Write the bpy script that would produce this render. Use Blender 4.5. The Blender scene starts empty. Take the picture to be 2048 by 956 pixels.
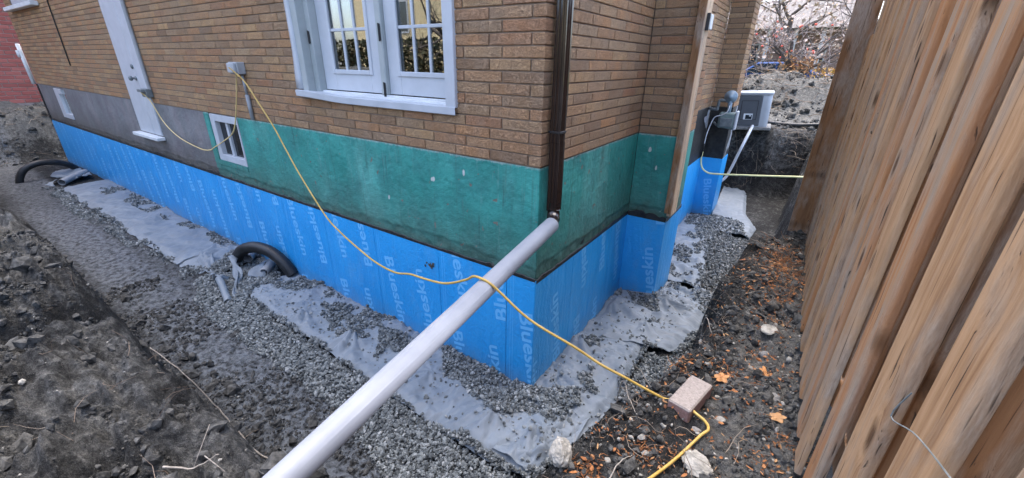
import bpy, bmesh, math, random
import numpy as np
from mathutils import Vector, Matrix
random.seed(7)
RNG = np.random.default_rng(11)
S = bpy.context.scene
COL = S.collection
R = math.radians

# ------------------------------------------------------------------ camera
cam_d = bpy.data.cameras.new('camera')
cam = bpy.data.objects.new('camera', cam_d)
COL.objects.link(cam)
S.camera = cam
YAW, PITCH, ROLL, FPX = -0.5954, -0.4045, 0.0153, 826.12
CAM = Vector((1.2330, -2.1101, 2.3360))
_f = Vector((math.sin(YAW) * math.cos(PITCH), math.cos(YAW) * math.cos(PITCH), math.sin(PITCH)))
_r = Vector((math.cos(YAW), -math.sin(YAW), 0))
_u = _r.cross(_f)
_c, _s = math.cos(ROLL), math.sin(ROLL)
_r, _u = _c * _r + _s * _u, -_s * _r + _c * _u
mw = Matrix.Identity(4)
for i in range(3):
    mw[i][0], mw[i][1], mw[i][2], mw[i][3] = _r[i], _u[i], -_f[i], CAM[i]
cam.matrix_world = mw
cam_d.sensor_width = 36.0
cam_d.lens = 36.0 * FPX / 2048.0
cam_d.clip_start = 0.02
cam_d.clip_end = 500

# ------------------------------------------------------------------ light
SUN_EL, SUN_AZ = R(72), R(330)          # azimuth clockwise from +Y
W = bpy.data.worlds.new('World')
S.world = W
W.use_nodes = True
wn = W.node_tree
sky = wn.nodes.new('ShaderNodeTexSky')
sky.sky_type = 'NISHITA'
sky.sun_disc = False
sky.sun_elevation = SUN_EL
sky.sun_rotation = SUN_AZ
sky.air_density = 0.8
sky.dust_density = 4.0
sky.ozone_density = 0.3
bg = wn.nodes['Background']
wn.links.new(sky.outputs[0], bg.inputs[0])
bg.inputs[1].default_value = 0.15
sun_d = bpy.data.lights.new('sun', 'SUN')
sun_d.energy = 0.5
sun_d.angle = R(48)
sun_d.color = (1.0, 0.96, 0.91)
sun = bpy.data.objects.new('sun', sun_d)
COL.objects.link(sun)
sd = Vector((math.sin(SUN_AZ) * math.cos(SUN_EL), math.cos(SUN_AZ) * math.cos(SUN_EL), math.sin(SUN_EL)))
sun.rotation_euler = (-sd).to_track_quat('-Z', 'Y').to_euler()
sun.location = (0, 0, 20)
S.view_settings.view_transform = 'Standard'
S.view_settings.look = 'None'
S.view_settings.exposure = 2.72
S.view_settings.gamma = 1.0

# ------------------------------------------------------------------ noise
def _hash(ix, iy, seed):
    h = (ix.astype(np.int64) * 374761393 + iy.astype(np.int64) * 668265263 + seed * 1442695041) & 0xffffffff
    h = ((h ^ (h >> 13)) * 1274126177) & 0xffffffff
    h = (h ^ (h >> 16)) & 0xffffffff
    return h / 4294967295.0
def vnoise(x, y, seed=0):
    x = np.asarray(x, float); y = np.asarray(y, float)
    ix, iy = np.floor(x), np.floor(y)
    fx, fy = x - ix, y - iy
    fx = fx * fx * fx * (fx * (fx * 6 - 15) + 10); fy = fy * fy * fy * (fy * (fy * 6 - 15) + 10)
    a = _hash(ix, iy, seed); b = _hash(ix + 1, iy, seed); c = _hash(ix, iy + 1, seed); d = _hash(ix + 1, iy + 1, seed)
    return (a + (b - a) * fx) * (1 - fy) + (c + (d - c) * fx) * fy
def fbm(x, y, o=4, seed=0):
    s, a, t = 0, 1.0, 0
    for i in range(o):
        c, q = math.cos(i * 1.1 + .4), math.sin(i * 1.1 + .4)
        s = s + a * (vnoise(x * c - y * q, x * q + y * c, seed + i * 17) - .5)
        t += a; a *= .5; x = x * 2.03; y = y * 2.03
    return s / t * 2
def ridge(x, y, o=3, seed=0):
    s, a, t = 0, 1.0, 0
    for i in range(o):
        s = s + a * (1 - np.abs(2 * vnoise(x, y, seed + i * 31) - 1)); t += a; a *= .5; x = x * 2.1; y = y * 2.1
    return s / t
def sst(a, b, x):
    t = np.clip((x - a) / (b - a), 0, 1)
    return t * t * (3 - 2 * t)

# ------------------------------------------------------------------ materials
def mat(name, base=(.5, .5, .5), rough=.7, metal=0.0, spec=.5):
    m = bpy.data.materials.new(name); m.use_nodes = True
    b = m.node_tree.nodes['Principled BSDF']
    b.inputs['Base Color'].default_value = (*base, 1)
    b.inputs['Roughness'].default_value = rough
    b.inputs['Metallic'].default_value = metal
    b.inputs['Specular IOR Level'].default_value = spec
    return m, m.node_tree, b
def node(nt, typ, props=None, **inp):
    n = nt.nodes.new(typ)
    for k, v in (props or {}).items(): setattr(n, k, v)
    for k, v in inp.items():
        k = k.replace('_', ' ')
        s = n.inputs[int(k[1:])] if k[0] == 'i' and k[1:].isdigit() else n.inputs[k]
        if isinstance(v, bpy.types.NodeSocket): nt.links.new(v, s)
        else: s.default_value = v
    return n
def ramp(nt, fac, stops, interp='LINEAR'):
    n = nt.nodes.new('ShaderNodeValToRGB'); n.color_ramp.interpolation = interp
    cr = n.color_ramp
    while len(cr.elements) < len(stops): cr.elements.new(.5)
    for e, (p, c) in zip(cr.elements, stops):
        e.position = p; e.color = (*c, 1) if len(c) == 3 else c
    nt.links.new(fac, n.inputs[0]); return n.outputs[0]
def g3(v): return (v, v, v)
def mixc(nt, fac, a, b, mode='MIX'):
    n = nt.nodes.new('ShaderNodeMix'); n.data_type = 'RGBA'; n.blend_type = mode
    for s, v in ((n.inputs[0], fac), (n.inputs[6], a), (n.inputs[7], b)):
        if isinstance(v, bpy.types.NodeSocket): nt.links.new(v, s)
        elif isinstance(v, (int, float)): s.default_value = v
        else: s.default_value = (*v, 1)
    return n.outputs[2]
def math_n(nt, op, a, b=0.0, c=None):
    n = nt.nodes.new('ShaderNodeMath'); n.operation = op
    for i, v in enumerate((a, b) if c is None else (a, b, c)):
        if isinstance(v, bpy.types.NodeSocket): nt.links.new(v, n.inputs[i])
        else: n.inputs[i].default_value = v
    return n.outputs[0]
def mapped(nt, vec, scale=(1, 1, 1), loc=(0, 0, 0)):
    return node(nt, 'ShaderNodeMapping', None, Vector=vec, Scale=scale, Location=loc).outputs[0]
def noise(nt, vec, scale, detail=4, rough=.55, dist=0.0):
    return node(nt, 'ShaderNodeTexNoise', None, Vector=vec, Scale=scale, Detail=detail, Roughness=rough, Distortion=dist).outputs['Fac']
def bump(nt, b, h, strength=.5, dist=.01, prev=None):
    n = node(nt, 'ShaderNodeBump', None, Height=h, Strength=strength, Distance=dist)
    if prev is not None: nt.links.new(prev, n.inputs['Normal'])
    nt.links.new(n.outputs[0], b.inputs['Normal']); return n.outputs[0]
def base(nt, b, c): nt.links.new(c, b.inputs['Base Color'])
def tex(nt, which='Object'): return nt.nodes.new('ShaderNodeTexCoord').outputs[which]
def pos(nt): return nt.nodes.new('ShaderNodeNewGeometry').outputs['Position']
def rnd(nt):
    a = node(nt, 'ShaderNodeAttribute', {'attribute_name': 'rnd'}).outputs['Fac']
    o = nt.nodes.new('ShaderNodeObjectInfo').outputs['Random']
    return math_n(nt, 'FRACT', math_n(nt, 'ADD', a, o))
def sepz(nt, v):
    return node(nt, 'ShaderNodeSeparateXYZ', None, Vector=v).outputs

MT = {}
def m_brick():
    m, nt, b = mat('rug_brick', rough=.85, spec=.25)
    r = rnd(nt); p = pos(nt)
    off = node(nt, 'ShaderNodeCombineXYZ', None, X=math_n(nt, 'MULTIPLY', r, 37.0), Y=math_n(nt, 'MULTIPLY', r, 19.0), Z=0.0).outputs[0]
    v = node(nt, 'ShaderNodeVectorMath', {'operation': 'ADD'}, i0=p, i1=off).outputs[0]
    vs = mapped(nt, v, (.85, .85, 2.3))
    c = ramp(nt, r, [(0, (.57, .325, .17)), (.16, (.71, .365, .17)), (.32, (.60, .39, .22)), (.48, (.40, .24, .14)), (.64, (.78, .48, .235)), (.82, (.58, .27, .135)), (1, (.68, .45, .255))])
    n1 = noise(nt, vs, 52, 2, .5, 2.2)
    rd = math_n(nt, 'ABSOLUTE', math_n(nt, 'SUBTRACT', n1, .5))
    groove = ramp(nt, rd, [(0, g3(0)), (.075, g3(1))])
    n2 = noise(nt, v, 6, 3)
    c = mixc(nt, ramp(nt, n2, [(.35, g3(0)), (.7, g3(.5))]), c, (.45, .34, .25))
    fine = noise(nt, v, 400, 2)
    c = mixc(nt, math_n(nt, 'MULTIPLY', math_n(nt, 'SUBTRACT', 1.0, groove), .62), c, (.15, .07, .035))  # crevice shade put into the colour: grooves are darkened
    c = mixc(nt, math_n(nt, 'MULTIPLY', fine, .25), c, (.5, .36, .22))
    # grime running down the walls below overflow points
    st = noise(nt, mapped(nt, p, (7, 7, .5)), 1.0, 3)
    c = mixc(nt, ramp(nt, st, [(.64, g3(0)), (.80, g3(.45))]), c, (.14, .105, .08))
    base(nt, b, c)
    h = math_n(nt, 'ADD', groove, math_n(nt, 'MULTIPLY', fine, .35))
    bump(nt, b, h, 1.0, .007)
    return m
MT['brick'] = m_brick()
def m_noise(name, c1, c2, scale, rough=.8, bs=.3, bd=.005, bscale=60, spec=.4, lo=.35, hi=.65, stretch=(1, 1, 1), metal=0):
    m, nt, b = mat(name, rough=rough, spec=spec, metal=metal)
    p = mapped(nt, tex(nt, 'Object'), stretch)
    base(nt, b, ramp(nt, noise(nt, p, scale, 5), [(lo, c1), (hi, c2)]))
    if bs: bump(nt, b, noise(nt, p, bscale, 4), bs, bd)
    return m
MT['mortar'] = m_noise('mortar', (.20, .15, .11), (.30, .23, .17), 9, .95, .6, .004, 150)
def m_stucco(name, c1, c2, mud, chips=True):
    m, nt, b = mat(name, rough=.62, spec=.35)
    p = pos(nt)
    c = ramp(nt, noise(nt, p, 2.2, 6, .6), [(.3, c1), (.7, c2)])
    c = mixc(nt, ramp(nt, noise(nt, mapped(nt, p, (1, 1, .35)), 1.6, 4, .6), [(.52, g3(0)), (.75, g3(.4))]), c, (c2[0] * 1.5 + .14, c2[1] * 1.15 + .11, c2[2] * 1.15 + .10))
    c = mixc(nt, ramp(nt, noise(nt, mapped(nt, p, (1, 1, .8), (2, 5, 1)), 3.4, 7, .7), [(.46, g3(0)), (.62, g3(.5))]), c, (c1[0] * .8 + .01, c1[1] * .62 + .01, c1[2] * .72 + .01))
    c = mixc(nt, ramp(nt, noise(nt, mapped(nt, p, (40, 40, 3)), 1, 4, .7), [(.6, g3(0)), (.75, g3(.22))]), c, (.45, .47, .46))
    z = sepz(nt, p)[2]
    zz = math_n(nt, 'ADD', z, math_n(nt, 'MULTIPLY', math_n(nt, 'SUBTRACT', noise(nt, p, 4.5, 6, .65), .5), .30))
    c = mixc(nt, ramp(nt, zz, [(.0, g3(1)), (1.0, g3(1)), ] if False else [(1.02 / 2, g3(.92)), (1.13 / 2, g3(.55)), (1.3 / 2, g3(0))]) if False else ramp(nt, math_n(nt, 'MULTIPLY', zz, .5), [(.515, g3(.9)), (.545, g3(.6)), (.59, g3(.38)), (.72, g3(0))]), c, mud)
    if chips:
        zt = math_n(nt, 'ADD', z, math_n(nt, 'MULTIPLY', math_n(nt, 'SUBTRACT', noise(nt, p, 26, 4, .7), .5), .05))
        c = mixc(nt, ramp(nt, math_n(nt, 'MULTIPLY', zt, .5), [(.869, g3(0)), (.874, g3(.6))]), c, (.42, .46, .43))
        dr = noise(nt, mapped(nt, p, (16, 16, .9), (4, 2, 0)), 1, 4, .65)
        c = mixc(nt, ramp(nt, dr, [(.56, g3(0)), (.70, g3(.5))]), c, (.045, .10, .085))
        ch = noise(nt, p, 13, 2, .5, .4)
        c = mixc(nt, ramp(nt, ch, [(.695, g3(0)), (.71, g3(.9))]), c, (.16, .14, .115))
        ch2 = noise(nt, mapped(nt, p, (1, 1, .5), (3.1, 1.7, 9)), 11, 1)
        c = mixc(nt, ramp(nt, ch2, [(.768, g3(0)), (.778, g3(.85))]), c, (.55, .55, .52))
        sc = noise(nt, mapped(nt, p, (26, 26, 1.6)), 1, 3)
        c = mixc(nt, ramp(nt, sc, [(.64, g3(0)), (.74, g3(.6))]), c, (.03, .065, .06))
    base(nt, b, c)
    h = math_n(nt, 'ADD', noise(nt, p, 22, 6, .6), math_n(nt, 'MULTIPLY', noise(nt, p, 160, 2), .25))
    bump(nt, b, h, .75, .014)
    return m
MT['teal'] = m_stucco('teal_stucco', (.022, .195, .165), (.056, .335, .29), (.065, .125, .10))
MT['grey_stucco'] = m_stucco('grey_parging', (.135, .142, .148), (.20, .207, .212), (.085, .078, .065), False)
MT['pale_stucco'] = m_stucco('pale_parging', (.28, .31, .34), (.38, .41, .44), (.16, .16, .16), False)
MT['tar'] = m_noise('tar_coating', (.008, .009, .010), (.028, .028, .028), 14, .5, .5, .006, 40)
def m_membrane():
    m, nt, b = mat('blue_membrane', rough=.38, spec=.45)
    p = pos(nt)
    c = ramp(nt, noise(nt, p, 2.5, 3), [(.3, (.020, .30, .69)), (.7, (.028, .345, .75))])
    d = noise(nt, p, 5, 6, .7)
    c = mixc(nt, ramp(nt, d, [(.66, g3(0)), (.82, g3(.25))]), c, (.09, .22, .42))
    zz = math_n(nt, 'ADD', sepz(nt, p)[2], math_n(nt, 'MULTIPLY', math_n(nt, 'SUBTRACT', noise(nt, p, 6, 6, .7), .5), .34))
    c = mixc(nt, ramp(nt, zz, [(.0, g3(.55)), (.10, g3(.25)), (.24, g3(0))]), c, (.17, .20, .22))
    sm = noise(nt, mapped(nt, p, (3, 3, 1.4), (1, 2, 3)), 1, 7, .72)
    c = mixc(nt, ramp(nt, sm, [(.53, g3(0)), (.68, g3(.22))]), c, (.20, .36, .50))
    base(nt, b, c)
    h = noise(nt, mapped(nt, p, (9, 9, 2.2)), 1, 4, .5, .6)
    h2 = noise(nt, p, 34, 3, .55, .8)
    bump(nt, b, math_n(nt, 'ADD', h, math_n(nt, 'MULTIPLY', h2, .35)), .8, .02)
    return m
MT['membrane'] = m_membrane()
MT['print'], _nt, _b = mat('pale_blue_print', (.14, .48, .84), .45)
MT['fabric'] = None
def m_fabric():
    m, nt, b = mat('geotextile', rough=.55, spec=.4)
    p = pos(nt)
    c = ramp(nt, noise(nt, p, 3, 5), [(.3, (.155, .185, .215)), (.7, (.205, .238, .268))])
    c = mixc(nt, ramp(nt, noise(nt, p, 9, 6, .7), [(.56, g3(0)), (.74, g3(.55))]), c, (.20, .20, .19))
    base(nt, b, c)
    h = math_n(nt, 'ADD', noise(nt, p, 600, 2), math_n(nt, 'MULTIPLY', noise(nt, mapped(nt, p, (1, 1, 1)), 30, 3), .8))
    bump(nt, b, h, .25, .004)
    return m
MT['fabric'] = m_fabric()
def m_gravel():
    m, nt, b = mat('crushed_stone', rough=.75, spec=.35)
    r = rnd(nt)
    c = ramp(nt, r, [(0, (.05, .057, .059)), (.25, (.105, .117, .12)), (.6, (.17, .187, .187)), (.85, (.26, .28, .277)), (1, (.40, .415, .41))])
    base(nt, b, mixc(nt, math_n(nt, 'MULTIPLY', noise(nt, pos(nt), 220, 3), .5), c, (.12, .125, .12)))
    return m
MT['gravel'] = m_gravel()
def m_soil():
    m, nt, b = mat('excavated_soil', rough=.9, spec=.25)
    p = pos(nt)
    dry = node(nt, 'ShaderNodeAttribute', {'attribute_name': 'dry'}).outputs['Fac']
    wet_sheen = node(nt, 'ShaderNodeAttribute', {'attribute_name': 'wet_sheen'}).outputs['Fac']
    n1 = noise(nt, p, 2.6, 8, .68); n2 = noise(nt, p, 17, 7, .72); n3 = noise(nt, p, 85, 4, .65)
    c = ramp(nt, math_n(nt, 'ADD', math_n(nt, 'MULTIPLY', n1, .45), math_n(nt, 'MULTIPLY', n2, .55)),
             [(.36, (.009, .0095, .0095)), (.5, (.029, .030, .030)), (.62, (.078, .080, .079))])
    dn = ramp(nt, math_n(nt, 'ADD', math_n(nt, 'MULTIPLY', math_n(nt, 'ADD', n2, n1), .5), math_n(nt, 'MULTIPLY', math_n(nt, 'SUBTRACT', dry, .5), .55)), [(.44, g3(0)), (.62, g3(.9))])
    dc = ramp(nt, n2, [(.3, (.068, .069, .066)), (.55, (.155, .156, .149)), (.7, (.27, .27, .255))])
    c = mixc(nt, dn, c, dc)
    sp = ramp(nt, n3, [(.66, g3(0)), (.74, g3(.55))])
    c = mixc(nt, sp, c, (.27, .265, .25))
    n4 = noise(nt, p, 260, 3, .7)
    c = mixc(nt, ramp(nt, n4, [(.36, g3(.6)), (.5, g3(0))]), c, (.012, .012, .012))
    c = mixc(nt, ramp(nt, n4, [(.58, g3(0)), (.70, g3(.5))]), c, (.24, .235, .22))
    c = mixc(nt, math_n(nt, 'MULTIPLY', wet_sheen, ramp(nt, n2, [(.38, g3(0)), (.58, g3(.85))])), c, (.25, .275, .30))  # pale blue patches paint the sheen of wet mud into the colour
    base(nt, b, c)
    rr = math_n(nt, 'SUBTRACT', .93, math_n(nt, 'MULTIPLY', wet_sheen, ramp(nt, n1, [(.35, g3(.3)), (.62, g3(.58))])))
    nt.links.new(rr, b.inputs['Roughness'])
    vor = node(nt, 'ShaderNodeTexVoronoi', {'feature': 'F1'}, Vector=p, Scale=42.0, Randomness=1.0).outputs['Distance']
    h = math_n(nt, 'ADD', math_n(nt, 'MULTIPLY', n2, 1.6), math_n(nt, 'ADD', math_n(nt, 'ADD', math_n(nt, 'MULTIPLY', n3, .7), math_n(nt, 'MULTIPLY', n4, .25)), math_n(nt, 'MULTIPLY', vor, -.35)))
    bump(nt, b, h, 1.0, .03)
    return m
MT['soil'] = m_soil()
MT['clod'] = m_noise('soil_clod', (.018, .0185, .018), (.098, .098, .093), 30, .95, .8, .006, 120)
MT['white'] = m_noise('white_paint', (.42, .445, .475), (.48, .505, .54), 6, .42, .05, .002, 60)
MT['old_white'] = m_noise('weathered_white_paint', (.55, .57, .58), (.68, .70, .71), 7, .55, .15, .003, 40)
MT['jamb'] = m_noise('grey_white_jamb', (.30, .335, .335), (.36, .39, .39), 5, .5, .05, .002, 60)
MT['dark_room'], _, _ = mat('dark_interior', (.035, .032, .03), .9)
MT['tan_wood_int'] = m_noise('interior_stud_wood', (.34, .20, .09), (.42, .26, .13), 5, .7, .1, .003, 30, stretch=(8, 8, 1))
def m_glass():
    m, nt, b = mat('window_glass', (.02, .025, .03), .02, 0, .6)
    out = nt.nodes['Material Output']
    tr = node(nt, 'ShaderNodeBsdfTransparent', None, Color=(.62, .66, .64, 1))
    gl = node(nt, 'ShaderNodeBsdfGlossy', None, Color=(1, 1, 1, 1), Roughness=.01)
    fr = node(nt, 'ShaderNodeFresnel', None, IOR=1.75).outputs[0]
    mx = node(nt, 'ShaderNodeMixShader', None, i0=math_n(nt, 'MINIMUM', math_n(nt, 'MULTIPLY', fr, 1.9), .6), i1=tr.outputs[0], i2=gl.outputs[0])
    nt.links.new(mx.outputs[0], out.inputs[0])
    return m
MT['glass'] = m_glass(); MT['dark_glass'], _, _ = mat('dark_window_glass', (.02, .022, .024), .06, 0, .25)
MT['black_metal'], _, _ = mat('black_hardware', (.012, .012, .014), .45)
MT['downspout'] = m_noise('brown_aluminium', (.013, .008, .007), (.022, .013, .011), 5, .14, .12, .003, 18, spec=.6)
MT['pvc'] = m_noise('white_drain_pipe', (.205, .225, .26), (.255, .275, .31), 5, .52, .12, .003, 15)
MT['yellow'] = m_noise('yellow_cord', (.40, .26, .055), (.50, .34, .095), 12, .45, .1, .001, 200)
MT['faded_yellow'] = m_noise('faded_yellow_cord', (.62, .46, .19), (.72, .56, .27), 12, .5, .1, .001, 200)
def m_wood(name, cols, knots=True, gs=1.0, streak=False):
    m, nt, b = mat(name, rough=.8, spec=.2)
    o = tex(nt, 'Object'); r = rnd(nt)
    off = node(nt, 'ShaderNodeCombineXYZ', None, X=math_n(nt, 'MULTIPLY', r, 31.0), Y=math_n(nt, 'MULTIPLY', r, 57.0), Z=math_n(nt, 'MULTIPLY', r, 13.0)).outputs[0]
    v = node(nt, 'ShaderNodeVectorMath', {'operation': 'ADD'}, i0=o, i1=off).outputs[0]
    kv = node(nt, 'ShaderNodeTexVoronoi', {'feature': 'F1', 'voronoi_dimensions': '3D'}, Vector=mapped(nt, v, (.6, 7.0, 3.6)), Scale=1.0, Randomness=.9)
    kd = kv.outputs['Distance']; kc = node(nt, 'ShaderNodeSeparateColor', None, Color=kv.outputs['Color']).outputs[0]
    near = ramp(nt, kd, [(.0, g3(1)), (.32, g3(0))])
    wob = noise(nt, mapped(nt, v, (2.2, 2.2, 1.5)), 1, 3)
    sh = math_n(nt, 'ADD', math_n(nt, 'MULTIPLY', wob, .045), math_n(nt, 'MULTIPLY', near, .030))
    wv = node(nt, 'ShaderNodeCombineXYZ', None, X=sh, Y=sh, Z=0.0).outputs[0]
    v2 = node(nt, 'ShaderNodeVectorMath', {'operation': 'ADD'}, i0=wv, i1=v).outputs[0]
    broad = noise(nt, mapped(nt, v2, (17 * gs, 17 * gs, 1.1)), 1, 5, .62)
    grain = noise(nt, mapped(nt, v2, (75, 75, 4.5)), 1, 6, .68)
    fine = noise(nt, mapped(nt, v2, (260, 260, 26)), 1, 4, .75)
    crack = noise(nt, mapped(nt, v2, (120, 120, 3.2), (5, 3, 1)), 1, 2, .5)
    c = ramp(nt, math_n(nt, 'ADD', math_n(nt, 'MULTIPLY', broad, .60), math_n(nt, 'MULTIPLY', grain, .40)), cols)
    blot = noise(nt, mapped(nt, v, (8, 8, 2.6)), 1, 5, .6)
    c = mixc(nt, ramp(nt, blot, [(.45, g3(0)), (.62, g3(.75))]), c, ramp(nt, fine, [(.35, (.27, .215, .165)), (.65, (.44, .375, .305))]))
    if streak: c = mixc(nt, ramp(nt, noise(nt, mapped(nt, v, (9, 9, .5), (7, 1, 4)), 1, 3), [(.50, g3(0)), (.60, g3(.75))]), c, (.42, .19, .075))
    c = mixc(nt, math_n(nt, 'MULTIPLY', math_n(nt, 'SUBTRACT', 1.0, fine), .30), c, (.15, .10, .065))
    c = mixc(nt, ramp(nt, crack, [(.31, g3(.85)), (.35, g3(0))]), c, (.05, .033, .022))
    if knots:
        kk = math_n(nt, 'MULTIPLY', ramp(nt, kd, [(.07, g3(1)), (.12, g3(.6)), (.20, g3(0))]), math_n(nt, 'GREATER_THAN', kc, .18))
        c = mixc(nt, kk, c, ramp(nt, grain, [(.35, (.035, .022, .015)), (.65, (.16, .085, .04))]))
    base(nt, b, c)
    bump(nt, b, math_n(nt, 'ADD', math_n(nt, 'ADD', grain, math_n(nt, 'MULTIPLY', fine, .5)), ramp(nt, crack, [(.31, g3(0)), (.36, g3(.5))])), .7, .005)
    return m
WC = [(.28, (.13, .064, .030)), (.39, (.29, .16, .08)), (.49, (.44, .265, .14)), (.57, (.53, .34, .195)), (.65, (.38, .26, .17)), (.76, (.46, .36, .265))]
MT['wood'] = m_wood('cedar_fence_wood', WC)
MT['wood_orange'] = m_wood('orange_streaked_wood', [(.30, (.22, .10, .04)), (.43, (.42, .20, .085)), (.49, (.47, .27, .14)), (.56, (.37, .28, .20)), (.75, (.42, .38, .33))], streak=True)
MT['wood_brown'] = m_wood('brown_post_wood', [(.30, (.13, .062, .026)), (.5, (.27, .135, .06)), (.7, (.36, .20, .10))], True, .5)
MT['wood_pale'] = m_wood('pale_jamb_wood', [(.30, (.40, .27, .16)), (.5, (.62, .45, .29)), (.7, (.72, .56, .40))], False, 1.2)
def m_paver():
    m, nt, b = mat('concrete_paver', rough=.9, spec=.25)
    o = tex(nt, 'Object')
    z = sepz(nt, o)[2]
    n = noise(nt, o, 90, 5, .7); n2 = noise(nt, o, 12, 4)
    c = ramp(nt, n, [(.3, (.20, .115, .095)), (.6, (.31, .19, .165)), (.75, (.40, .31, .28))])
    zz = math_n(nt, 'ADD', z, math_n(nt, 'MULTIPLY', n2, .02))
    c = mixc(nt, ramp(nt, math_n(nt, 'MULTIPLY', zz, 10), [(.70, g3(0)), (.80, g3(.85))]), c, ramp(nt, n, [(.3, (.20, .185, .17)), (.7, (.34, .32, .30))]))
    base(nt, b, c); bump(nt, b, n, .6, .004)
    return m
MT['paver'] = m_paver()
MT['rock'] = m_noise('limestone_rock', (.19, .185, .165), (.36, .35, .32), 35, .9, .7, .006, 90)
MT['rock_dark'] = m_noise('grey_field_stone', (.13, .13, .125), (.25, .245, .235), 30, .85, .5, .005, 80)
def m_leaf(name, stops):
    m, nt, b = mat(name, rough=.7, spec=.3)
    base(nt, b, ramp(nt, rnd(nt), stops)); return m
MT['leaf'] = m_leaf('dead_leaves', [(0, (.10, .04, .018)), (.3, (.22, .085, .03)), (.6, (.34, .14, .05)), (.85, (.28, .15, .07)), (1, (.42, .26, .13))])
MT['oak'] = m_noise('orange_oak_leaf', (.38, .165, .055), (.48, .24, .09), 40, .6, .3, .002, 150)
MT['root'] = m_leaf('dry_roots', [(0, (.07, .05, .035)), (.5, (.17, .13, .10)), (1, (.34, .29, .23))])
MT['twig'] = m_noise('grey_twig_bark', (.20, .18, .155), (.34, .31, .27), 60, .9, .6, .003, 200)
MT['black_plastic'] = m_noise('black_corrugated_plastic', (.010, .011, .012), (.022, .023, .024), 8, .45, .1, .002, 60)
MT['grey_plastic'] = m_noise('grey_pipe_sleeve', (.24, .25, .26), (.32, .33, .34), 9, .55, .2, .003, 40)
MT['ac_dark'] = m_noise('dark_grey_panel', (.085, .092, .105), (.10, .108, .12), 4, .5, .05, .002, 40)
MT['ac_light'] = m_noise('light_grey_casing', (.36, .38, .41), (.42, .44, .47), 4, .42, .05, .002, 40)
MT['meter'] = m_noise('meter_enamel', (.13, .18, .17), (.19, .245, .235), 12, .5, .2, .003, 40)
MT['iron'] = m_noise('painted_iron_pipe', (.10, .12, .125), (.17, .19, .195), 20, .5, .2, .003, 60)
MT['regulator'] = m_noise('blue_grey_regulator', (.14, .20, .25), (.20, .27, .33), 12, .4, .1, .002, 40)
MT['gas_yellow'] = m_noise('pale_yellow_gas_pipe', (.60, .57, .26), (.70, .67, .36), 10, .45, .05, .002, 40)
MT['white_hose'] = m_noise('white_hose', (.62, .64, .68), (.72, .74, .78), 10, .4, .05, .002, 40)
MT['bark'] = m_noise('dark_bark', (.05, .042, .038), (.12, .10, .09), 40, .9, .8, .01, 90)
MT['fine_twig'] = m_leaf('grey_pink_twigs', [(0, (.16, .13, .125)), (.5, (.34, .28, .27)), (1, (.52, .45, .43))])
MT['fruit'] = m_leaf('red_crabapples', [(0, (.45, .04, .03)), (1, (.65, .14, .10))])
MT['brown_leaf'] = m_leaf('brown_hanging_leaves', [(0, (.20, .09, .035)), (.5, (.36, .19, .08)), (1, (.46, .29, .15))])
MT['far_leaf'] = m_leaf('autumn_foliage', [(0, (.34, .26, .23)), (.5, (.46, .37, .33)), (1, (.55, .47, .43))])
MT['gold_leaf'] = m_leaf('golden_shrub_leaves', [(0, (.28, .14, .03)), (.6, (.42, .25, .05)), (1, (.30, .27, .08))])
MT['red_brick'] = None
def m_redbrick():
    m, nt, b = mat('red_brick', rough=.85, spec=.25)
    r = rnd(nt)
    c = ramp(nt, r, [(0, (.30, .085, .075)), (.5, (.38, .11, .095)), (1, (.44, .15, .13))])
    c = mixc(nt, math_n(nt, 'MULTIPLY', noise(nt, pos(nt), 30, 4), .4), c, (.22, .11, .10))
    base(nt, b, c); bump(nt, b, noise(nt, pos(nt), 90, 3), .3, .004); return m
MT['red_brick'] = m_redbrick()
MT['pale_mortar'] = m_noise('pale_mortar', (.30, .25, .235), (.38, .32, .30), 9, .95, .4, .004, 100)
MT['car_blue'], _, _ = mat('blue_car_paint', (.012, .05, .17), .25, .3, .6)
MT['car_glass'], _, _ = mat('car_glass', (.02, .03, .04), .08, 0, .7)
MT['tyre'], _, _ = mat('tyre_rubber', (.015, .015, .015), .85)
MT['red_lamp'], _, _ = mat('red_tail_lamp', (.5, .02, .02), .3)
MT['cream'] = m_noise('cream_siding', (.58, .47, .27), (.70, .58, .36), 3, .8, .2, .006, 12, stretch=(1, 1, 14))
MT['shingle'] = m_noise('grey_roof_shingle', (.10, .095, .09), (.17, .16, .155), 8, .9, .4, .01, 40)
MT['lawn'] = m_noise('autumn_lawn', (.10, .115, .045), (.19, .18, .08), 3, .95, .5, .02, 60)
MT['label_white'], _, _ = mat('white_sticker', (.72, .74, .76), .5)
MT['soffit'], _, _ = mat('white_soffit', (.6, .6, .6), .6)

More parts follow.
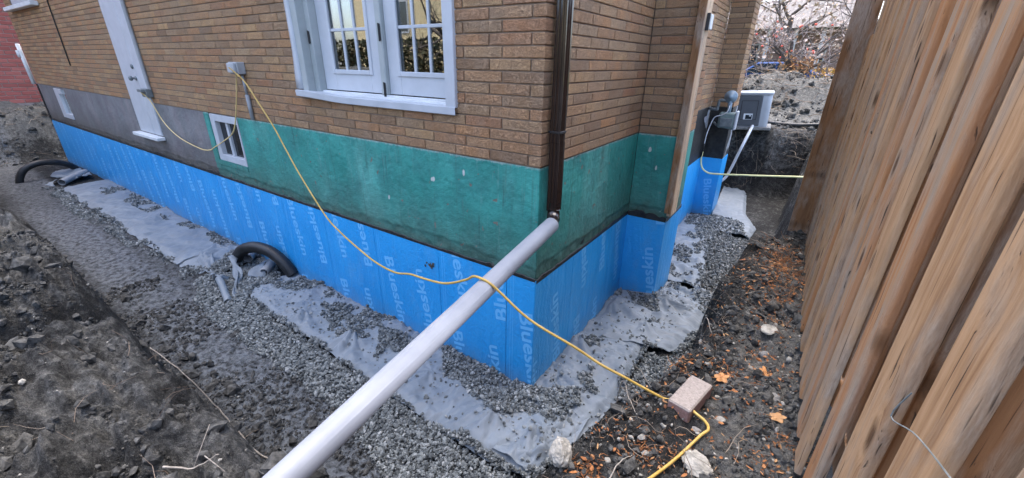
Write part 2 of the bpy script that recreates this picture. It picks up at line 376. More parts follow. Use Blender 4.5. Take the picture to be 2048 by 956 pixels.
# ------------------------------------------------------------------ object helpers
def meta(o, label=None, cat=None, group=None, kind=None):
    if label: o['label'] = label
    if cat: o['category'] = cat
    if group: o['group'] = group
    if kind: o['kind'] = kind
    return o
def empty(name, loc=(0, 0, 0), label=None, cat=None, group=None):
    o = bpy.data.objects.new(name, None); COL.objects.link(o); o.location = loc
    o.empty_display_size = .1
    return meta(o, label, cat, group)
def link(name, me, parent=None, loc=None, rot=None):
    o = bpy.data.objects.new(name, me); COL.objects.link(o)
    if parent: o.parent = parent
    if loc is not None: o.location = loc
    if rot is not None: o.rotation_euler = rot
    return o
class MB:
    def __init__(s): s.v = []; s.f = []; s.r = []
    def add(s, V, F, r=None):
        n = len(s.v); s.v += [tuple(p) for p in V]; s.f += [tuple(i + n for i in q) for q in F]
        if r is None: r = 0.0
        s.r += [r] * len(V)
    def box(s, x0, x1, y0, y1, z0, z1, ch=0.0, r=None, M=None):
        if ch <= 0:
            V = [(x, y, z) for x in (x0, x1) for y in (y0, y1) for z in (z0, z1)]
            F = [(0, 1, 3, 2), (4, 6, 7, 5), (0, 4, 5, 1), (2, 3, 7, 6), (0, 2, 6, 4), (1, 5, 7, 3)]
        else:
            V, F = chbox(x0, x1, y0, y1, z0, z1, ch)
        if M is not None: V = [tuple(M @ Vector(p)) for p in V]
        s.add(V, F, r)
    def tube(s, P, rad, n=8, cap=True, r=None):
        P = [Vector(p) for p in P]
        if not hasattr(rad, '__len__'): rad = [rad] * len(P)
        up = Vector((0, 0, 1)); V = []; F = []; prev = None
        for i, p in enumerate(P):
            t = (P[min(i + 1, len(P) - 1)] - P[max(i - 1, 0)]).normalized()
            if prev is None:
                a = t.cross(up)
                if a.length < .05: a = t.cross(Vector((1, 0, 0)))
            else:
                a = prev - t * prev.dot(t)
                if a.length < 1e-5: a = t.cross(up)
            a.normalize(); b = t.cross(a); prev = a
            for k in range(n):
                an = 2 * math.pi * k / n
                V.append(tuple(p + (a * math.cos(an) + b * math.sin(an)) * rad[i]))
        for i in range(len(P) - 1):
            for k in range(n):
                k2 = (k + 1) % n
                F.append((i * n + k, i * n + k2, (i + 1) * n + k2, (i + 1) * n + k))
        if cap:
            F.append(tuple(range(n - 1, -1, -1))); F.append(tuple((len(P) - 1) * n + k for k in range(n)))
        s.add(V, F, r)
    def lathe(s, prof, axis_o, axis, n=16, r=None):
        ax = Vector(axis).normalized(); o = Vector(axis_o)
        a = ax.cross(Vector((0, 0, 1)));
        if a.length < .05: a = ax.cross(Vector((1, 0, 0)))
        a.normalize(); b = ax.cross(a); V = []; F = []
        for (h, rr) in prof:
            for k in range(n):
                an = 2 * math.pi * k / n
                V.append(tuple(o + ax * h + (a * math.cos(an) + b * math.sin(an)) * rr))
        for i in range(len(prof) - 1):
            for k in range(n):
                k2 = (k + 1) % n
                F.append((i * n + k, i * n + k2, (i + 1) * n + k2, (i + 1) * n + k))
        F.append(tuple(range(n - 1, -1, -1))); F.append(tuple((len(prof) - 1) * n + k for k in range(n)))
        s.add(V, F, r)
    def mesh(s, name, m, smooth=False):
        me = bpy.data.meshes.new(name); me.from_pydata(s.v, [], s.f)
        bm = bmesh.new(); bm.from_mesh(me); bmesh.ops.recalc_face_normals(bm, faces=bm.faces); bm.to_mesh(me); bm.free()
        a = me.attributes.new('rnd', 'FLOAT', 'POINT'); a.data.foreach_set('value', np.array(s.r, np.float32))
        if m: me.materials.append(m)
        if smooth: me.polygons.foreach_set('use_smooth', [True] * len(me.polygons))
        me.update(); return me
    def obj(s, name, m, parent=None, smooth=False, loc=None, rot=None):
        return link(name, s.mesh(name, m, smooth), parent, loc, rot)
def chbox(x0, x1, y0, y1, z0, z1, c):
    lo = (x0, y0, z0); hi = (x1, y1, z1); V = []; idx = {}
    for sx in (0, 1):
        for sy in (0, 1):
            for sz in (0, 1):
                sgn = (sx, sy, sz)
                for ax in range(3):
                    p = []
                    for k in range(3):
                        e = hi[k] if sgn[k] else lo[k]
                        if k != ax: e += -c if sgn[k] else c
                        p.append(e)
                    idx[(sx, sy, sz, ax)] = len(V); V.append(tuple(p))
    F = []
    o = [(0, 0), (1, 0), (1, 1), (0, 1)]
    for ax in range(3):
        for s in (0, 1):
            q = []
            for (a, b) in o:
                t = [0, 0, 0]; t[ax] = s; t[(ax + 1) % 3] = a; t[(ax + 2) % 3] = b
                q.append(idx[(*t, ax)])
            F.append(tuple(q) if s else tuple(reversed(q)))
    for ax in range(3):
        a1, a2 = (ax + 1) % 3, (ax + 2) % 3
        for s1 in (0, 1):
            for s2 in (0, 1):
                t0 = [0, 0, 0]; t1 = [0, 0, 0]; t0[ax] = 0; t1[ax] = 1
                for t in (t0, t1): t[a1] = s1; t[a2] = s2
                q = (idx[(*t0, a1)], idx[(*t1, a1)], idx[(*t1, a2)], idx[(*t0, a2)])
                F.append(q if (s1 == s2) is False else tuple(reversed(q)))
    for sx in (0, 1):
        for sy in (0, 1):
            for sz in (0, 1):
                q = tuple(idx[(sx, sy, sz, a)] for a in range(3))
                F.append(q if (sx + sy + sz) % 2 == 1 else tuple(reversed(q)))
    return V, F
def arr_mesh(name, V, F, m, rn=None, smooth=False, attrs=None):
    V = np.asarray(V, np.float32); F = np.asarray(F, np.int32)
    me = bpy.data.meshes.new(name)
    me.vertices.add(len(V)); me.vertices.foreach_set('co', V.ravel())
    k = F.shape[1]; me.loops.add(F.size); me.loops.foreach_set('vertex_index', F.ravel())
    me.polygons.add(len(F)); me.polygons.foreach_set('loop_start', np.arange(0, F.size, k, dtype=np.int32))
    me.polygons.foreach_set('use_smooth', np.full(len(F), smooth))
    if rn is not None:
        a = me.attributes.new('rnd', 'FLOAT', 'POINT'); a.data.foreach_set('value', np.asarray(rn, np.float32))
    for kk, vv in (attrs or {}).items():
        a = me.attributes.new(kk, 'FLOAT', 'POINT'); a.data.foreach_set('value', np.asarray(vv, np.float32))
    me.update(calc_edges=True); me.validate()
    if m: me.materials.append(m)
    return me
def grid_faces(nx, ny):
    i, j = np.meshgrid(np.arange(nx - 1), np.arange(ny - 1), indexing='ij')
    a = (i * ny + j).ravel()
    return np.stack([a, a + ny, a + ny + 1, a + 1], 1)
def smooth_path(P, n=8):
    P = [Vector(p) for p in P]; out = []
    for i in range(len(P) - 1):
        p0, p1, p2, p3 = P[max(i - 1, 0)], P[i], P[i + 1], P[min(i + 2, len(P) - 1)]
        for k in range(n):
            t = k / n
            out.append(.5 * ((2 * p1) + (p2 - p0) * t + (2 * p0 - 5 * p1 + 4 * p2 - p3) * t * t + (3 * p1 - p0 - 3 * p2 + p3) * t ** 3))
    out.append(P[-1]); return out
def structure(o): o['kind'] = 'structure'; return o

# ------------------------------------------------------------------ terrain
XE_Y = np.array([-4.0, -3.0, -1.9, -1.4, -1.16, -.8, -.56, -.27, .05, .3, .63, .95, 1.4, 1.84, 2.27, 3.0, 5.0, 7.5, 20])
XE_X = np.array([.35, .40, .50, .60, .69, .78, .84, .945, 1.05, 1.055, 1.04, 1.02, 1.07, 1.17, 1.36, 1.40, 1.42, 1.5, 1.6])
HB_X = np.array([-16, -9, -6, -4.6, -4.0, -3.2, -2.8, -2.5, -2.2, -1.6, -.9, -.3, .6])
HB_H = np.array([1.3, 1.25, 1.05, .95, .95, .88, .42, .36, .84, .92, .92, .92, .98])
def terrain(x, y):
    x = np.asarray(x, float); y = np.asarray(y, float)
    fl = -.035 + .018 * fbm(x * 2.2, y * 2.2, 4, 3) + .012 * fbm(x * 11, y * 11, 3, 5) + sst(-.85, -1.0, y) * .030 * (ridge(x * 7, y * 7, 3, 6) - .55)
    bed = sst(-1.0, -.72, y) * sst(1.0, .8, x) 
    fl = fl + bed * .05
    # south bank
    wob = .10 * fbm(x * 1.7, y * 0 + 3.3, 3, 21) + .05 * fbm(x * 5, y * 5, 3, 22)
    s = -1.47 + wob - y
    hb = np.interp(x, HB_X, HB_H)
    lump = fbm(x * 1.3, y * 1.3, 4, 31)
    rough = ridge(x * 3.1, y * 4.3, 4, 41)
    wst = .24 + .5 * sst(-4.5, -9, x)
    south = hb * (sst(0, wst, s) * .80 + .20 * sst(.15, .9, s)) + sst(.1, .5, s) * (.16 * lump + .26 * (rough - .55)) + .25 * sst(.9, 3.5, s)
    south = south + .10 * sst(.05, .2, s) * fbm(x * 4, y * 4, 3, 44) + sst(.1, .35, s) * (.30 * (ridge(x * 1.5 + y * 1.9, y * 4.6 - x * .9, 3, 46) - .55) + .07 * (ridge(x * 6 + y * 3, y * 9, 2, 47) - .5))
    south = np.where(x > .6, south * 0, south)
    # west end
    w = -13.45 + .25 * fbm(y * 1.5, x * 0 + 1, 3, 51) - x
    west = 1.08 * sst(0, .8, w) + .9 * sst(1.6, 2.9, w) + sst(0, .5, w) * (.16 * fbm(x * 1.6, y * 1.6, 4, 52) + .14 * (ridge(x * 2.2, y * 2.2, 4, 53) - .5))
    # east ledge
    e = x - np.interp(y, XE_Y, XE_X) + .06 * fbm(x * 5, y * 5, 5, 61)
    led = .895 + .05 * fbm(x * 3, y * 3, 4, 62) + .06 * (ridge(x * 9, y * 9, 3, 63) - .5) + .012 * fbm(x * 30, y * 30, 3, 64)
    led = led + .09 * np.exp(-((x - 1.2) ** 2 / .04 + (y - 1.35) ** 2 / .35)) + .05 * sst(.5, 1.0, y) * (ridge(x * 5, y * 5, 3, 66) - .5) - .12 * sst(2.2, 3.2, y) + .35 * sst(4.5, 7, y)
    east = led * sst(-.16, .035, e) * np.where(y > -3.5, 1, 1)
    # north end
    n = y - 7.25 + .3 * fbm(x * 1.7, y * 0, 3, 71)
    north = 1.22 * sst(-.1, .45, n) + sst(0, .4, n) * (.05 * fbm(x * 4, y * 4, 4, 72))
    mound = 0.88 * np.exp(-(((x - .8) / 2.6) ** 4 + ((y - 10.7) / 1.05) ** 2)) * (1 + .16 * fbm(x * 2.5, y * 2.5, 4, 73) + .14 * (ridge(x * 4, y * 4, 3, 74) - .5))
    north = north + mound - .35 * sst(12.5, 15, y)
    yard = np.where((y > 7.2) | (x > 2.0), 0, 0)
    h = np.maximum.reduce([fl, south, west, east, north])
    far = sst(18, 40, np.hypot(x, y))
    h = h * (1 - far) + far * 1.15
    inside = (x < -.02) & (y > .02) & (x > -13.0) & (y < 5.6)
    return np.where(inside, -.05, h)
def axis_samples(lo, hi, dlo, dhi, dmin, c_lo, c_hi, g):
    pts = [c_lo]; d = dmin
    while pts[-1] < c_hi: pts.append(pts[-1] + dmin)
    d = dmin
    while pts[-1] < hi: d = min(d * g, dhi); pts.append(pts[-1] + d)
    d = dmin; left = [c_lo]
    while left[-1] > lo: d = min(d * g, dlo); left.append(left[-1] - d)
    return np.array(sorted(set(left[1:] + pts)))
gx = axis_samples(-160, 160, 20, 20, .0135, -3.2, 1.6, 1.013)
gy = axis_samples(-160, 220, 20, 20, .0135, -2.5, 2.4, 1.02)
GX, GY = np.meshgrid(gx, gy, indexing='ij')
GZ = terrain(GX, GY)
# small scale relief where the grid is fine
fine = sst(9, 3, np.abs(GX + .8)) * sst(6, 2.6, np.abs(GY))
GZ = GZ + fine * (.020 * fbm(GX * 22, GY * 22, 3, 81) + .016 * (ridge(GX * 40, GY * 40, 2, 82) - .5))
X, Y, Z = GX.ravel(), GY.ravel(), GZ.ravel()
wet_sheen = sst(-1.55, -1.25, Y) * sst(-.7, -.95, Y) * sst(.6, .2, X) * sst(-12, -7, X)
wet_sheen = np.maximum(wet_sheen, .6 * sst(-1.5, -1.2, Y) * sst(.6, .2, X) * sst(-.6, -.8, Y))
dry = .36 + .35 * sst(.4, .75, Z) * sst(-1.5, -2.0, Y) * sst(-3.2, -4, X) + 1.0 * sst(1.12, 1.38, X) * sst(1.0, -.3, Y) * sst(-1.6, -1.0, Y) + .12 * sst(.45, .7, Z)
dry = dry + 0.34 * sst(7.3, 8.6, Y) * sst(1.12, 1.3, Z) + .5 * sst(-13.4, -14.2, X) - .30 * wet_sheen - .22 * sst(1.28, 1.05, X) * sst(.5, .8, X) * sst(-1.6, -1.2, Y) * sst(5, 3, Y) - .25 * sst(.6, .2, Z) * sst(.05, .2, Z)
ground_me = arr_mesh('ground', np.stack([X, Y, Z], 1), grid_faces(len(gx), len(gy)), MT['soil'], None, True, {'wet_sheen': np.clip(wet_sheen, 0, 1), 'dry': np.clip(dry, 0, 1)})
structure(link('ground', ground_me))
def tz(x, y): return float(terrain(np.array([x]), np.array([y]))[0])

# ------------------------------------------------------------------ fabric sheets
FAB = []      # (polygon test grids) for gravel heights
def fan(x, y, px, py, dx, dy, n, reach, hgt, seed):
    rx, ry = x - px, y - py; r_ = np.hypot(rx, ry) + 1e-6; al = np.arctan2(rx * dy - ry * dx, rx * dx + ry * dy)
    k = np.exp(-(al / .95) ** 2) * np.exp(-(r_ / reach) ** 2) * sst(.0, .06, r_) + .55 * np.exp(-(r_ / (.28 * reach)) ** 2)
    return hgt * k * (.45 + .55 * np.abs(np.cos(al * n + .8 * fbm(al * 2, r_ * 3, 2, seed))))
def sheet(name, us, vs_fn, to_xy, seed, amp, label, lift=.02, nv=60, skirt=0.0, fold=7.0, fans=()):
    nu = len(us); V = np.zeros((nu, nv, 3))
    for i, u in enumerate(us):
        v0, v1 = vs_fn(u)
        t = np.linspace(0, 1, nv); v = v0 + (v1 - v0) * t
        xy = np.array([to_xy(u, q) for q in v]); V[i, :, 0] = xy[:, 0]; V[i, :, 1] = xy[:, 1]
    x, y = V[:, :, 0], V[:, :, 1]
    U = np.repeat(np.asarray(us)[:, None], nv, 1); T = np.repeat(np.linspace(0, 1, nv)[None], nu, 0)
    w = ridge(U * fold + .7 * fbm(U * 2, T * 2, 2, seed), T * 1.3 + U * .8, 2, seed + 1) ** 2.2
    w2 = fbm(U * 3, T * 2.2, 3, seed + 2); w3 = ridge(U * 17 + T * 3, T * 2.5, 2, seed + 3) ** 3
    mask = .25 + .75 * vnoise(U * 1.6, T * 1.5, seed + 5)
    z = terrain(x, y) * 0 + np.maximum(terrain(x, y), -.03) + lift + amp * (1.9 * w * mask + .9 * w2 + .9 * w3 * mask)
    for q in fans: z = z + fan(x, y, *q)
    z = z - (lift + .006) * sst(.86, 1, T)
    V[:, :, 2] = z
    me = arr_mesh(name, V.reshape(-1, 3), grid_faces(nu, nv), MT['fabric'], None, True)
    o = link(name, me); meta(o, label, 'fabric', 'geotextile sheets laid along the foundation')
    sm = o.modifiers.new('thickness', 'SOLIDIFY'); sm.thickness = .004; sm.offset = -1
    FAB.append((x, y, z)); return o
def edge_n(u, seed, a=.02): return a * float(fbm(np.array([u * 5.0]), np.array([seed * 1.3]), 3, seed)[0])
sheet('fabric_sheet', np.arange(-10.0, -4.08, .03), lambda u: (-.004, -.70 + edge_n(u, 91) if u < -4.35 else -.70 + (u + 4.35) * .25), lambda u, v: (u + .25 * (v + .35) * (1 if u > -4.6 else .0), v), 101, .024,
      'long grey fabric strip along the far left wall, beyond the black arched pipe', nv=46, fold=3)
sheet('fabric_sheet', np.arange(-4.75, -3.95, .02), lambda u: (-.06, -.46 - .12 * math.sin((u + 4.75) * 3.6)), lambda u, v: (u - .45 * v - .12, v), 131, .035,
      'crumpled grey fabric flap left of the thick black arched pipe', lift=.035, nv=40)
sheet('fabric_sheet', np.arange(-3.25, .50, .014), lambda u: (-.004, np.interp(u, [-3.25, -3.1, -2.5, -1.9, -1.4, -.85, -.3, .1, .33, .5], [-.50, -.56, -.62, -.615, -.635, -.66, -.68, -.69, -.64, -.35]) + edge_n(u, 92, .012)), lambda u, v: (u - .10 * v * 0, v), 102, .034,
      'grey fabric sheet at the front corner, running under the long white pipe', nv=72, fold=4.5, fans=((-1.62, -.36, .25, -1, 5, .30, .085, 1), (-.03, -.40, -.1, -1, 4, .26, .085, 2), (.24, -.33, .2, -1, 4, .28, .09, 3), (-2.3, -.42, .5, -1, 4, .3, .05, 4), (-.75, -.3, 0, -1, 4, .3, .04, 5)))
sheet('fabric_sheet', np.arange(-.62, 1.12, .014), lambda u: (.004, np.interp(u, [-.62, -.4, -.14, .1, .36, .8, 1.07, 1.2], [.36, .44, .50, .55, .585, .56, .535, .5]) + edge_n(u, 93, .012)), lambda u, v: (v, u), 103, .034,
      'grey fabric sheet around the right of the corner, below the yellow cord', lift=.034, nv=60, fold=5, fans=((.03, .75, 1, -.4, 6, .5, .06, 6), (.10, .2, 1, -.1, 6, .45, .05, 7), (.3, -.35, .5, -.8, 4, .3, .07, 8)))
sheet('fabric_sheet', np.arange(.98, 2.32, .016), lambda u: ((.004 if u < 1.76 else .376), np.interp(u, [.98, 1.1, 1.53, 2.0, 2.3], [.74, .80, .87, .86, .90]) + edge_n(u, 94, .02)), lambda u, v: (v, u + .35 * (v - .5) * sst(1.5, 1.0, u)), 104, .042,
      'wrinkled grey fabric sheet in front of the blue wall pier, heaped with stones', lift=.03, nv=60, fold=6, fans=((.38, 1.85, 1, -.3, 7, .5, .08, 9), (.05, 1.45, 1, -.3, 6, .5, .06, 10), (.42, 1.3, .6, -.5, 5, .3, .05, 11)))
sheet('fabric_sheet', np.arange(2.34, 4.9, .03), lambda u: (.004, np.interp(u, [2.34, 3.0, 4.0, 4.9], [.72, .66, .52, .62]) + edge_n(u, 95, .03)), lambda u, v: (v, u), 105, .035,
      'pale fabric sheet in the narrow trench past the blue pier', nv=36, fold=4)
sheet('fabric_sheet', np.arange(4.4, 7.1, .03), lambda u: (np.interp(u, [4.4, 5.1, 5.2, 7.1], [.45, .34, .33, .2]), np.interp(u, [4.4, 4.9, 5.5, 7.1], [.98, 1.02, .80, .62])), lambda u, v: (v, u), 106, .03,
      'farthest pale fabric sheet below the grey heat pump', lift=.04, nv=30, fold=3)
def surf(px, py):
    """height of the topmost fabric or terrain at points"""
    z = np.maximum(terrain(px, py), -.05)
    for x, y, zz in FAB:
        x0, x1, y0, y1 = x.min(), x.max(), y.min(), y.max(); c = .02
        nx, ny = int((x1 - x0) / c) + 2, int((y1 - y0) / c) + 2
        H = np.full((nx, ny), -9.0)
        np.maximum.at(H, (((x - x0) / c).astype(int).ravel(), ((y - y0) / c).astype(int).ravel()), zz.ravel())
        for _ in range(2):
            G = H.copy(); G[1:] = np.where(G[1:] < -8, H[:-1], G[1:]); G[:, 1:] = np.where(G[:, 1:] < -8, H[:, :-1], G[:, 1:]); H = G
        ok = (px >= x0) & (px <= x1) & (py >= y0) & (py <= y1)
        hi = np.clip(((px - x0) / c).astype(int), 0, nx - 1); hj = np.clip(((py - y0) / c).astype(int), 0, ny - 1)
        z = np.where(ok & (H[hi, hj] > -8), np.maximum(z, H[hi, hj]), z)
    return z

# ------------------------------------------------------------------ gravel
ICO_V = None
def ico():
    t = (1 + 5 ** .5) / 2
    V = np.array([(-1, t, 0), (1, t, 0), (-1, -t, 0), (1, -t, 0), (0, -1, t), (0, 1, t), (0, -1, -t), (0, 1, -t), (t, 0, -1), (t, 0, 1), (-t, 0, -1), (-t, 0, 1)], float)
    V /= np.linalg.norm(V[0])
    F = np.array([(0, 11, 5), (0, 5, 1), (0, 1, 7), (0, 7, 10), (0, 10, 11), (1, 5, 9), (5, 11, 4), (11, 10, 2), (10, 7, 6), (7, 1, 8), (3, 9, 4), (3, 4, 2), (3, 2, 6), (3, 6, 8), (3, 8, 9), (4, 9, 5), (2, 4, 11), (6, 2, 10), (8, 6, 7), (9, 8, 1)])
    return V, F
IV, IF = ico()
def rand_rot(n):
    q = RNG.normal(size=(n, 4)); q /= np.linalg.norm(q, axis=1)[:, None]
    w, x, y, z = q.T
    return np.stack([np.stack([1 - 2 * (y * y + z * z), 2 * (x * y - z * w), 2 * (x * z + y * w)], 1), np.stack([2 * (x * y + z * w), 1 - 2 * (x * x + z * z), 2 * (y * z - x * w)], 1), np.stack([2 * (x * z - y * w), 2 * (y * z + x * w), 1 - 2 * (x * x + y * y)], 1)], 1)
def stones(name, x, y, z, size, m, jit=.28, rn=None, flat=(1, .75, .55)):
    n = len(x)
    V = IV[None] * (1 + jit * RNG.uniform(-1, 1, (n, 12, 1)))
    V = V * (np.array(flat) * RNG.uniform(.8, 1.2, (n, 3)))[:, None, :] * np.asarray(size)[:, None, None]
    V = np.einsum('nij,nkj->nki', rand_rot(n), V) + np.stack([x, y, z], 1)[:, None, :]
    F = (IF[None] + (np.arange(n) * 12)[:, None, None]).reshape(-1, 3)
    if rn is None: rn = RNG.uniform(0, 1, n)
    return link(name, arr_mesh(name, V.reshape(-1, 3), F, m, np.repeat(rn, 12)))
def in_poly(px, py, P):
    ins = np.zeros(len(px), bool); j = len(P) - 1
    for i in range(len(P)):
        xi, yi = P[i]; xj, yj = P[j]
        c = ((yi > py) != (yj > py)) & (px < (xj - xi) * (py - yi) / (yj - yi + 1e-12) + xi)
        ins ^= c; j = i
    return ins
def fill(P, dens, seed, soft=.08, thr=.0):
    P = np.array(P); lo = P.min(0) - soft; hi = P.max(0) + soft
    n = int((hi[0] - lo[0]) * (hi[1] - lo[1]) * dens)
    px = RNG.uniform(lo[0], hi[0], n); py = RNG.uniform(lo[1], hi[1], n)
    jx = px + soft * fbm(px * 7, py * 7, 3, seed); jy = py + soft * fbm(px * 7 + 9, py * 7, 3, seed + 3)
    ok = in_poly(jx, jy, P)
    if thr: ok &= fbm(px * 4, py * 4, 3, seed + 5) > thr
    return px[ok], py[ok]
D = 6800
PATCH = [
    ([(-3.45, -.41), (-3.42, -.09), (-3.08, -.03), (-2.28, -.01), (-1.59, -.01), (-1.13, -.02), (-1.26, -.29), (-1.85, -.27), (-2.16, -.38), (-2.74, -.24), (-3.09, -.33)], D * .8, .12),
    ([(-2.4, -.2), (-2.0, -.15), (-1.6, -.19), (-1.5, -.4), (-1.69, -.40), (-1.70, -.50), (-1.80, -.48)], D, -.05),
    ([(-1.64, -.16), (-1.3, -.1), (-.94, -.12), (-.9, -.33), (-1.26, -.29), (-1.22, -.43)], D, -.3),
    ([(-.94, -.01), (-.77, -.01), (-.46, -.01), (-.2, -.01), (.0, -.02), (.03, .04), (.3, .14), (.42, .02), (.36, -.19), (.14, -.24), (0, -.39), (-.17, -.38), (-.39, -.30), (-.65, -.26)], D * 1.2, 0),
    ([(.03, .63), (.17, .81), (.34, .61), (.355, .34), (.44, .2), (.34, .14), (.22, .31)], D, -.2),
    ([(.01, 1.55), (.01, 1.76), (.2, 1.76), (.38, 1.85), (.57, 1.47), (.48, 1.30), (.27, 1.32)], D, -.1),
    ([(.54, 1.03), (.74, .97), (.89, 1.56), (.96, 2.19), (1.0, 1.28), (.90, .72), (.72, .33), (.55, .30)], D * 1.3, 0),
    ([(.03, 5.1), (.49, 5.0), (.79, 4.94), (1.1, 4.0), (1.0, 2.86), (1.0, 2.09), (.85, 1.78), (.63, 2.33), (.62, 3.2), (.35, 4.0)], D * .45, .0),
    ([(.4, 1.9), (.4, 2.35), (.05, 2.6), (.05, 4.9), (.4, 4.4), (.6, 3.0), (.7, 2.4)], D * .5, .12),
    ([(-2.77, -.82), (-3.2, -.55), (-3.25, -.3), (-3.6, .0), (-4.3, .0), (-4.15, -.5), (-4.0, -.7), (-3.5, -.91), (-2.84, -.97), (-1.84, -.95), (-.92, -.96), (-.27, -1.12), (.1, -1.12), (.62, -.98), (.7, -.6), (.58, -.2), (.34, -.63), (-.34, -.665), (-.87, -.645), (-1.38, -.62), (-2.42, -.60), (-2.8, -.58), (-3.1, -.56)], D * 1.5, 0),
    ([(-4.1, -.55), (-4.6, -.66), (-6, -.66), (-8, -.67), (-10, -.70), (-10.5, -.85), (-8, -.92), (-6, -.84), (-4.9, -.74), (-3.9, -.78)], D * .5, -.1),
    ([(-9.6, -.05), (-7.0, -.02), (-5.2, -.02), (-4.5, -.02), (-4.6, -.18), (-5.6, -.14), (-7.2, -.25), (-9.3, -.4)], D * .45, .15),
    ([(-3.4, -.5), (.6, -.6), (.6, -.02), (-3.4, -.02)], 170, 0),
    ([(.02, -.5), (.55, -.5), (.8, 2.3), (.02, 1.7)], 260, 0),
]
xs, ys = [], []
for i, (P, d, th) in enumerate(PATCH):
    a, b = fill(P, d, 200 + i * 13, (.035 if i == 9 else .055) if d > 1000 else .01, th); xs.append(a); ys.append(b)
gxp, gyp = np.concatenate(xs), np.concatenate(ys)
inside = (gxp < -.0) & (gyp > -.004); inside |= (gxp < .375) & (gyp > 1.76) & (gyp < 2.345); inside |= (gxp < .0) & (gyp > 0)
inside |= (gxp < .315) & (gyp > 5.14) & (gyp < 5.66)
gxp, gyp = gxp[~inside], gyp[~inside]
cell = {}
gz = surf(gxp, gyp)
order = np.zeros(len(gxp)); seen = {}
for i in range(len(gxp)):
    k = (int(gxp[i] / .022), int(gyp[i] / .022)); c = seen.get(k, 0); order[i] = c; seen[k] = c + 1
size = np.clip(RNG.lognormal(math.log(.0112), .36, len(gxp)), .005, .024)
dist = np.hypot(gxp - 1.2, gyp + 2.1); size = size * (1 + .04 * np.clip(dist - 3, 0, 8))
gz = gz + .004 + np.minimum(order, 3) * .009
g = stones('gravel', gxp, gyp, gz, size, MT['gravel'])
meta(g, 'loose grey crushed stone scattered over the fabric and along the trench bottom', 'gravel', kind='stuff')

# ------------------------------------------------------------------ soil clods
cn = 9000
cx = np.concatenate([RNG.uniform(-4.5, .6, 17000), RNG.uniform(.75, 1.6, 9000), RNG.uniform(-1, 2.2, 1800), RNG.uniform(-15.2, -13.3, 900)])
cy = np.concatenate([RNG.uniform(-2.6, -.9, 17000), RNG.uniform(-1.6, 2.6, 9000), RNG.uniform(7.3, 11, 1800), RNG.uniform(-2.5, 1.5, 900)])
keep = fbm(cx * 2.5, cy * 2.5, 3, 300) > -.2
cx, cy = cx[keep], cy[keep]
bx_ = RNG.uniform(-4.6, -.2, 700); by_ = RNG.uniform(-2.5, -1.25, 700)
bk_ = fbm(bx_ * 2.1 + 7, by_ * 2.1, 3, 333) > .18; bx_, by_ = bx_[bk_], by_[bk_]
cx = np.concatenate([cx, bx_]); cy = np.concatenate([cy, by_])
cord_xy = np.array([(1.06, -.475), (1.10, -.49), (1.134, -.527), (1.17, -.54), (1.195, -.562), (1.205, -.586), (1.2, -.61), (1.186, -.628), (1.165, -.675), (1.148, -.719), (1.13, -.765), (1.114, -.812), (1.09, -.87), (1.07, -.923), (1.05, -.97), (1.03, -1.02)])
near_cord = (np.hypot(cx[:, None] - cord_xy[None, :, 0], cy[:, None] - cord_xy[None, :, 1]) < .045).any(1)
cx, cy = cx[~near_cord], cy[~near_cord]
csz = np.clip(RNG.lognormal(math.log(.0058), .72, len(cx)), .003, .05) * np.where((cy > 7) | (cx < -12), 3.0, 1)
nb_ = min(len(bx_), len(cx)); csz[-nb_:] = np.clip(RNG.lognormal(math.log(.022), .55, nb_), .010, .08)
cl = stones('soil_clods', cx, cy, terrain(cx, cy) + csz * .25 + .004, csz, MT['clod'], .35, flat=(1, .85, .7))
meta(cl, 'dark crumbled soil lumps on the trench floor and banks', 'soil', kind='stuff')
pn = 750
px_ = np.concatenate([RNG.uniform(.8, 1.6, 600), RNG.uniform(-3.5, .4, 150)]); py_ = np.concatenate([RNG.uniform(-1.4, 2.3, 600), RNG.uniform(-2.5, -1.2, 150)])
psz = np.clip(RNG.lognormal(math.log(.0065), .45, pn), .003, .02)
pb = stones('pebbles', px_, py_, terrain(px_, py_) + psz * .4 + .004, psz, MT['rock'], .22)
meta(pb, 'small pale pebbles strewn over the bare soil', 'pebbles', kind='stuff')
# ------------------------------------------------------------------ house
CH, LB, HB_, JT = .0667, .2907, .0927, .0098       # course, stretcher, header, joint
ZB, ZM = 1.7499, .985
YC, XC, YD = 1.7675, .3702, 2.345                  # front pier: face y, width, back
YP, XP, YQ = 5.15, .312, 5.66                      # second pier
XW = -13.03
house = empty('brick_house', (0, 0, 0), 'tan brick house with a green painted base and bright blue membrane below', 'house')
def rects(u0, u1, z0, z1, holes):
    us = sorted({u0, u1, *[h[0] for h in holes if u0 < h[0] < u1], *[h[1] for h in holes if u0 < h[1] < u1]})
    out = []
    for a, b in zip(us[:-1], us[1:]):
        m = (a + b) / 2; zs = [(z0, z1)]
        for h in holes:
            if h[0] < m < h[1]:
                nz = []
                for (p, q) in zs:
                    if h[2] > p: nz.append((p, min(q, h[2])))
                    if h[3] < q: nz.append((max(p, h[3]), q))
                zs = [t for t in nz if t[1] - t[0] > 1e-4]
        out += [(a, b, p, q) for p, q in zs]
    return out
class Face:                         # a wall face: origin, direction along it, outward normal
    def __init__(s, o, du, n): s.o = Vector(o); s.du = Vector(du); s.n = Vector(n)
    def p(s, u, d, z): return s.o + s.du * u + s.n * d + Vector((0, 0, z))
    def box(s, mb, u0, u1, d0, d1, z0, z1, ch=0.0, r=None):
        a, b = s.p(u0, d0, z0), s.p(u1, d1, z1)
        mb.box(min(a.x, b.x), max(a.x, b.x), min(a.y, b.y), max(a.y, b.y), z0, z1, ch, r)
FA = Face((0, 0, 0), (-1, 0, 0), (0, -1, 0))
FB = Face((0, 0, 0), (0, 1, 0), (1, 0, 0))
